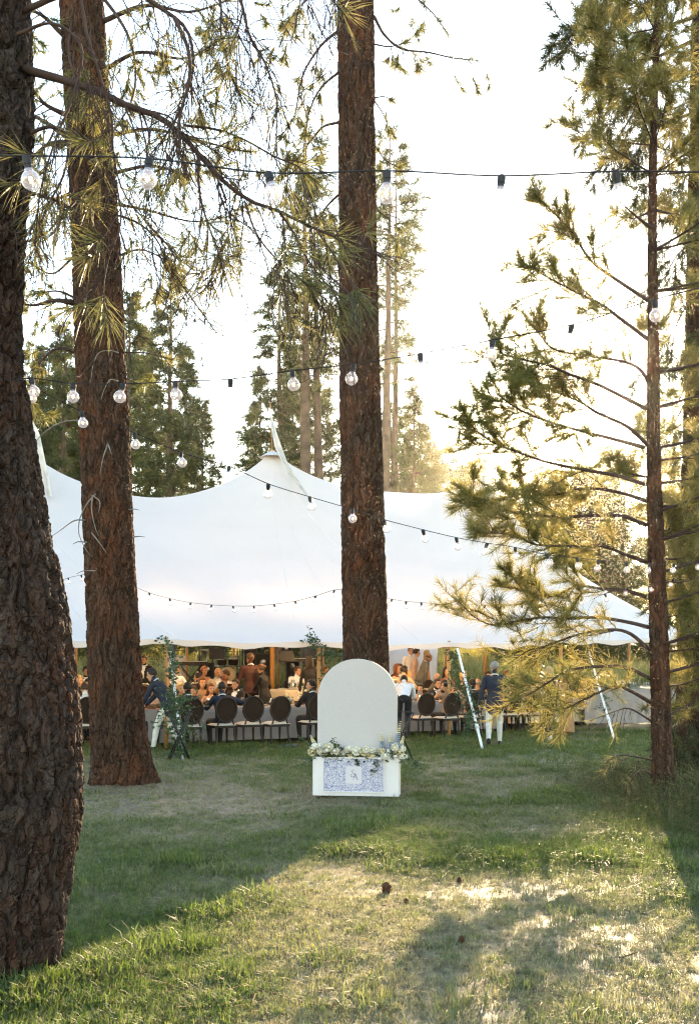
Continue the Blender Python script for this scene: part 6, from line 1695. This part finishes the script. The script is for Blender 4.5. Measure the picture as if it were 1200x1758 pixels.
p = gp(385, 31.3); o = MB().box((0, 0, 0.16), (0.30, 0.22, 0.30)); o.box((0, 0, 0.325), (0.33, 0.25, 0.03)); t = thing('plastic_crate', 'small blue plastic box left of the bass drum', 'box', (p[0] - 0.1, p[1], p[2] + 0.45), 0.2)
MB().box((0, 0, 0.14), (0.26, 0.22, 0.28)).build('body', M['blue_plastic'], t, False); MB().box((0, 0, 0.295), (0.29, 0.25, 0.03)).build('lid', M['blue_plastic'], t, False)
# dark canopy behind the stage
def canopy_black():
    p = gp(520, 39.0); t = thing('black_gazebo', 'black pop up canopy behind the band', 'canopy', p, 0.2)
    w = 2.2; ze = 2.42 - 0.0
    c = np.array([(-w, -w, ze), (w, -w, ze), (w, w, ze), (-w, w, ze), (0, 0, ze + 0.9)])
    MB().add(c, None, [(0, 1, 4), (1, 2, 4), (2, 3, 4), (3, 0, 4)]).build('roof', M['black_cloth'], t, False)
    for a, b in ((0, 1), (1, 2), (2, 3), (3, 0)):
        q = np.array([c[a], c[b], c[b] - (0, 0, 0.28), c[a] - (0, 0, 0.28)]); MB().add(q, [(0, 1, 2, 3)]).build('valance', M['black_cloth'], t, False)
    for x, y in ((-w, -w), (w, -w), (w, w), (-w, w)):
        MB().tube([(x * 0.98, y * 0.98, 0), (x * 0.98, y * 0.98, ze)], 0.03, 8).build('pole', M['black'], t)
    for y in (-w * 0.97,):
        MB().tube([(-w, y, 1.95), (w, y, 1.95)], 0.02, 6).build('truss', M['black'], t)
canopy_black()
def railing():
    a, b = np.array(gp(300, 37.0)), np.array(gp(470, 38.5)); t = thing('metal_railing', 'thin black railing in front of the golden meadow', 'railing', tuple(a), 0)
    n = 9
    for k in range(n):
        c = (b - a) * k / (n - 1); MB().tube([c, c + (0, 0, 1.9)], 0.028, 6).build('post', M['black'], t)
    for z in (0.7, 1.25, 1.8): MB().tube([(0, 0, z), b - a + (0, 0, z)], 0.018, 6).build('rail', M['black'], t)
railing()
def flower_box(label, px, d, h):
    p = gp(px, d); t = thing('wooden_planter', label, 'planter', p, PI / 6)
    for k in range(4):
        MB().box((0, -0.2, 0.10 + k * (h - 0.05) / 4), (0.75, 0.02, (h - 0.08) / 4)).build('plank', M['wicker'], t, False); MB().box((0, 0.2, 0.10 + k * (h - 0.05) / 4), (0.75, 0.02, (h - 0.08) / 4)).build('plank', M['wicker'], t, False)
    for s in (-1, 1): MB().box((s * 0.375, 0, h / 2), (0.02, 0.42, h)).build('end_board', M['wicker'], t, False)
    arrangement('tall white blooms in the brown planter beside the dark dress', (p[0], p[1], p[2] + h - 0.06), 14, (0.30, 0.16), 0.30, 0.06, 0.3, False, 120)
flower_box('brown wooden planter beside the garlanded pole', 528, 24.2, 0.80)
# white side wall of the catering tent behind the guests at the right
def catering_wall():
    p = gp(688, 39.0); t = thing('catering_tent', 'white side wall of a catering tent behind the candlelit guests', 'tent', p, 0.15)
    for k in range(3):
        n = 14; x = np.linspace(-0.48, 0.48, n) + (k - 1) * 0.97; z = np.linspace(0, 2.6, 6); X, Z = np.meshgrid(x, z, indexing='ij')
        MB().grid(np.stack([X, 0.025 * np.sin(X * 11), Z], -1)).build('wall_panel', M['white_panel'], t)
    for x in (-1.46, -0.487, 0.487, 1.46): MB().tube([(x, 0.03, 0), (x, 0.03, 2.75)], 0.025, 8).build('pole', M['steel'], t)
    c = np.array([(-1.6, -0.1, 2.6), (1.6, -0.1, 2.6), (1.6, 3.0, 2.6), (-1.6, 3.0, 2.6), (0, 1.45, 3.6)])
    MB().add(c, None, [(0, 1, 4), (1, 2, 4), (2, 3, 4), (3, 0, 4)]).build('roof', M['canvas'], t, False)
catering_wall()
# bar table at the right end
def bar():
    c = Vector(gp(1088, 28.2)); t = thing('bar_table', 'long bar table in white linen between the right hand trunks', 'table', c, math.radians(12))
    L, W, H = 3.4, 0.8, 0.98
    MB().box((0, 0, H - 0.02), (L, W, 0.035)).build('tabletop', M['chair_wood'], t, False)
    for sx in (-1, 1):
        for sy in (-1, 1): MB().tube([(sx * (L / 2 - 0.1), sy * (W / 2 - 0.1), 0), (sx * (L / 2 - 0.1), sy * (W / 2 - 0.1), H - 0.03)], 0.025, 8).build('leg', M['black'], t)
    n = 90; x = np.linspace(-L / 2 - 0.02, L / 2 + 0.02, n); V = np.zeros((n, 8, 3)); fold = np.sin(np.arange(n) * 0.7 + 2 * np.sin(np.arange(n) * 0.17))
    for j in range(8):
        if j < 2: V[:, j] = np.stack([x, np.full(n, W / 2 if j == 0 else -W / 2 - 0.01), np.full(n, H + 0.004)], -1)
        else:
            r = (j - 1) / 6; V[:, j] = np.stack([x, -W / 2 - 0.012 - r * (0.04 + 0.03 * fold), np.full(n, H - r * (H - 0.06))], -1)
    o = MB().grid(V).build('tablecloth', M['linen']); o.location = c; o.rotation_euler = (0, 0, math.radians(12)); tag(o, 'white linen hanging to the grass on the bar table', 'tablecloth', 'pale linen tablecloths')
    R = Matrix.Rotation(math.radians(12), 4, 'Z')
    for k in range(16):
        q = c + R @ Vector((-1.5 + 0.2 * k, 0.05 + 0.12 * (-1) ** k, H + 0.006)); ware('wine', q, '%s clear glass from the left on the bar table' % ORD[k], 'glasses on the bar')
    for k, lb in ((0, 'left end'), (1, 'middle'), (2, 'right end')):
        q = c + R @ Vector((-1.0 + 0.95 * k, 0.22, H + 0.006))
        b = thing('bottle', 'tall dark bottle at the %s of the bar table' % lb, 'bottle', q, 0, 'bottles on the bar')
        MB().lathe([(0.0, 0.0), (0.038, 0.0), (0.038, 0.18), (0.030, 0.21), (0.013, 0.24), (0.013, 0.31), (0.0, 0.31)], k=14).build('glass_body', M['goblet'], b)
        MB().lathe([(0.0, 0.325), (0.015, 0.325), (0.015, 0.285), (0.0135, 0.285)], k=10).build('cap', M['black'], b)
    arrangement('white flowers on the bar table', tuple(c + R @ Vector((-0.35, 0.1, H + 0.006))), 9, (0.2, 0.15), 0.22, 0.05, 0.2)
bar()
p = gp(501, 20.6); n = 8; X, Y = np.meshgrid(np.linspace(-1, 1, n), np.linspace(-1, 1, n), indexing='ij')
o = MB().grid(np.stack([X * 0.13, Y * 0.07, 0.03 + 0.02 * np.sin(X * 3 + Y * 4)], -1)[:, ::-1]).build('dropped_napkin', PM['grey_blue']); o.location = p; tag(o, 'pale blue napkin dropped on the grass by the front left table', 'napkin')
# ------------------------------------------------------------------ string lights
def bulb_meshes():
    g = MB().ball((0, 0, -0.068), 0.030, 18, 12); g.tube([(0, 0, -0.045), (0, 0, -0.034)], [0.016, 0.013], 12, cap=False)
    s = MB().lathe([(0.0, 0.006), (0.011, 0.006), (0.014, 0.0), (0.014, -0.020), (0.012, -0.022), (0.012, -0.036), (0.0, -0.036)], k=12)
    f = MB(); f.ball((0, 0, -0.066), (0.006, 0.006, 0.009), 8, 6)
    return g.mesh('bulb', M['bulb_glass']), s.mesh('socket', M['socket'], False), f.mesh('filament', M['filament'])
BULB, SOCK, FILA = bulb_meshes()
def string_light(label, pts, sizes, ends, tilt=0.25):
    """pts: (px, py) of each bulb's centre, sizes: bulb diameter in px at first and last, ends: cable end points in px"""
    root = thing('string_light', label, 'string lights', (0, 0, 0), 0, 'festoon strings over the lawn')
    n = len(pts); tops = []
    for k, (x, y) in enumerate(pts):
        d = FPX * 0.060 / (sizes[0] + (sizes[1] - sizes[0]) * k / max(1, n - 1)) if not isinstance(sizes[0], tuple) else float(np.interp(x, *zip(*sizes)))
        c = at(x, y, d)
        rx, ry = random.uniform(-tilt, tilt), random.uniform(-tilt, tilt)
        b = obj('bulb', BULB, root); b.location = (c.x, c.y, c.z + 0.068); b.rotation_euler = (rx, ry, 0)
        obj('socket', SOCK, b); obj('filament', FILA, b)
        tops.append((c.x, c.y, c.z + 0.073))
    a, b = ends
    def edge(px, py, k):
        return tuple(at(px, py, tops[k][1]))
    P = [edge(a[0], a[1], 0)] + tops + [edge(b[0], b[1], -1)]
    MB().tube(crom(P, 6 * len(P)), 0.0029, 6).build('cable', M['cable'], root)
string_light('nearest string of big clear bulbs across the upper trunks', [(46, 308), (257, 312), (462, 336), (664, 332), (861, 340), (1057, 332)], (33, 31), ((-160, 268), (1230, 296)))
string_light('string of bulbs climbing gently from the near trunk to the young pine', [(55, 674), (127, 683), (212, 684), (302, 680), (396, 676), (502, 662), (607, 651), (721, 633), (846, 610), (981, 584), (1123, 541)], (20, 22), ((-20, 655), (1260, 480)))
string_light('long string sloping down across the tent from the near trunk', [(54, 684), (141, 727), (232, 763), (311, 796), (394, 820), (461, 849), (532, 871), (605, 892), (659, 909), (726, 926), (783, 939), (836, 948), (884, 955), (938, 967), (990, 972), (1027, 976), (1075, 979), (1115, 981), (1157, 981), (1200, 975)], (17, 10), ((20, 655), (1260, 962)), 0.4)
string_light('low sagging string in front of the tent left of the centre trunk', [(118, 1000), (140, 995), (164, 990), (187, 997), (221, 1011), (257, 1026), (292, 1036), (328, 1043), (364, 1047), (400, 1049), (436, 1049), (471, 1046), (507, 1041), (542, 1032), (574, 1022)], (6.5, 7.5), ((104, 997), (592, 1012)), 0.4)
string_light('low string from the centre trunk to the right trunk', [(609, 1022), (628, 1027), (646, 1032), (673, 1038), (697, 1042), (723, 1044), (748, 1046), (775, 1047), (802, 1048), (832, 1049), (864, 1049), (896, 1048), (927, 1046), (962, 1042), (997, 1036), (1038, 1030), (1076, 1020), (1115, 1013), (1155, 1005)], (7.5, 9), ((592, 1013), (1190, 990)), 0.4)

# lit festoon bulbs under the canopy
def inner_string(label, s0, s1, t, n, lamps):
    root = thing('string_light', label, 'string lights', (0, 0, 0), 0, 'festoon strings under the canopy')
    tops = []
    for k in range(n):
        f = k / (n - 1); s = s0 + (s1 - s0) * f
        w = tw(s, t); z = w.z + 2.62 - 0.22 * math.sin(PI * (f * 3 % 1))
        b = obj('bulb', BULB, root); b.location = (w.x, w.y, z); b.rotation_euler = (random.uniform(-0.2, 0.2), random.uniform(-0.2, 0.2), 0); b.scale = (1.4, 1.4, 1.4)
        obj('socket', SOCK, b); obj('filament', FILA, b); tops.append((w.x, w.y, z + 0.006))
        if k in lamps:
            ld = bpy.data.lights.new('bulb_light', 'POINT'); ld.energy = 34.0; ld.color = (1.0, 0.58, 0.24); ld.shadow_soft_size = 0.045
            lo = bpy.data.objects.new('bulb_light', ld); COL.objects.link(lo); lo.parent = b; lo.location = (0, 0, -0.11)
    MB().tube(crom(tops, 5 * n), 0.004, 5).build('cable', M['cable'], root)
inner_string('lit string hanging under the canopy over the front tables', -2.0, 12.5, 2.6, 19, (3, 7, 10, 13))
inner_string('lit string hanging under the canopy over the deep tables', -1.0, 12.0, 6.6, 15, (4, 9))

# ------------------------------------------------------------------ haze
hz = bpy.data.materials.new('haze'); hz.use_nodes = True
N = hz.node_tree.nodes; N.clear()
ho = N.new('ShaderNodeOutputMaterial'); pv = N.new('ShaderNodeVolumePrincipled')
pv.inputs['Color'].default_value = (0.95, 0.90, 0.80, 1); pv.inputs['Density'].default_value = 0.00022; pv.inputs['Anisotropy'].default_value = 0.87
hz.node_tree.links.new(pv.outputs[0], ho.inputs['Volume'])
USE_HAZE = True
if USE_HAZE:
    hb = MB().box((0, 0, 29.4), (1900, 1900, 61.2)).build('haze', hz, None, False)
    tag(hb, 'thin warm evening haze over lawn and trees', 'haze', kind='stuff')
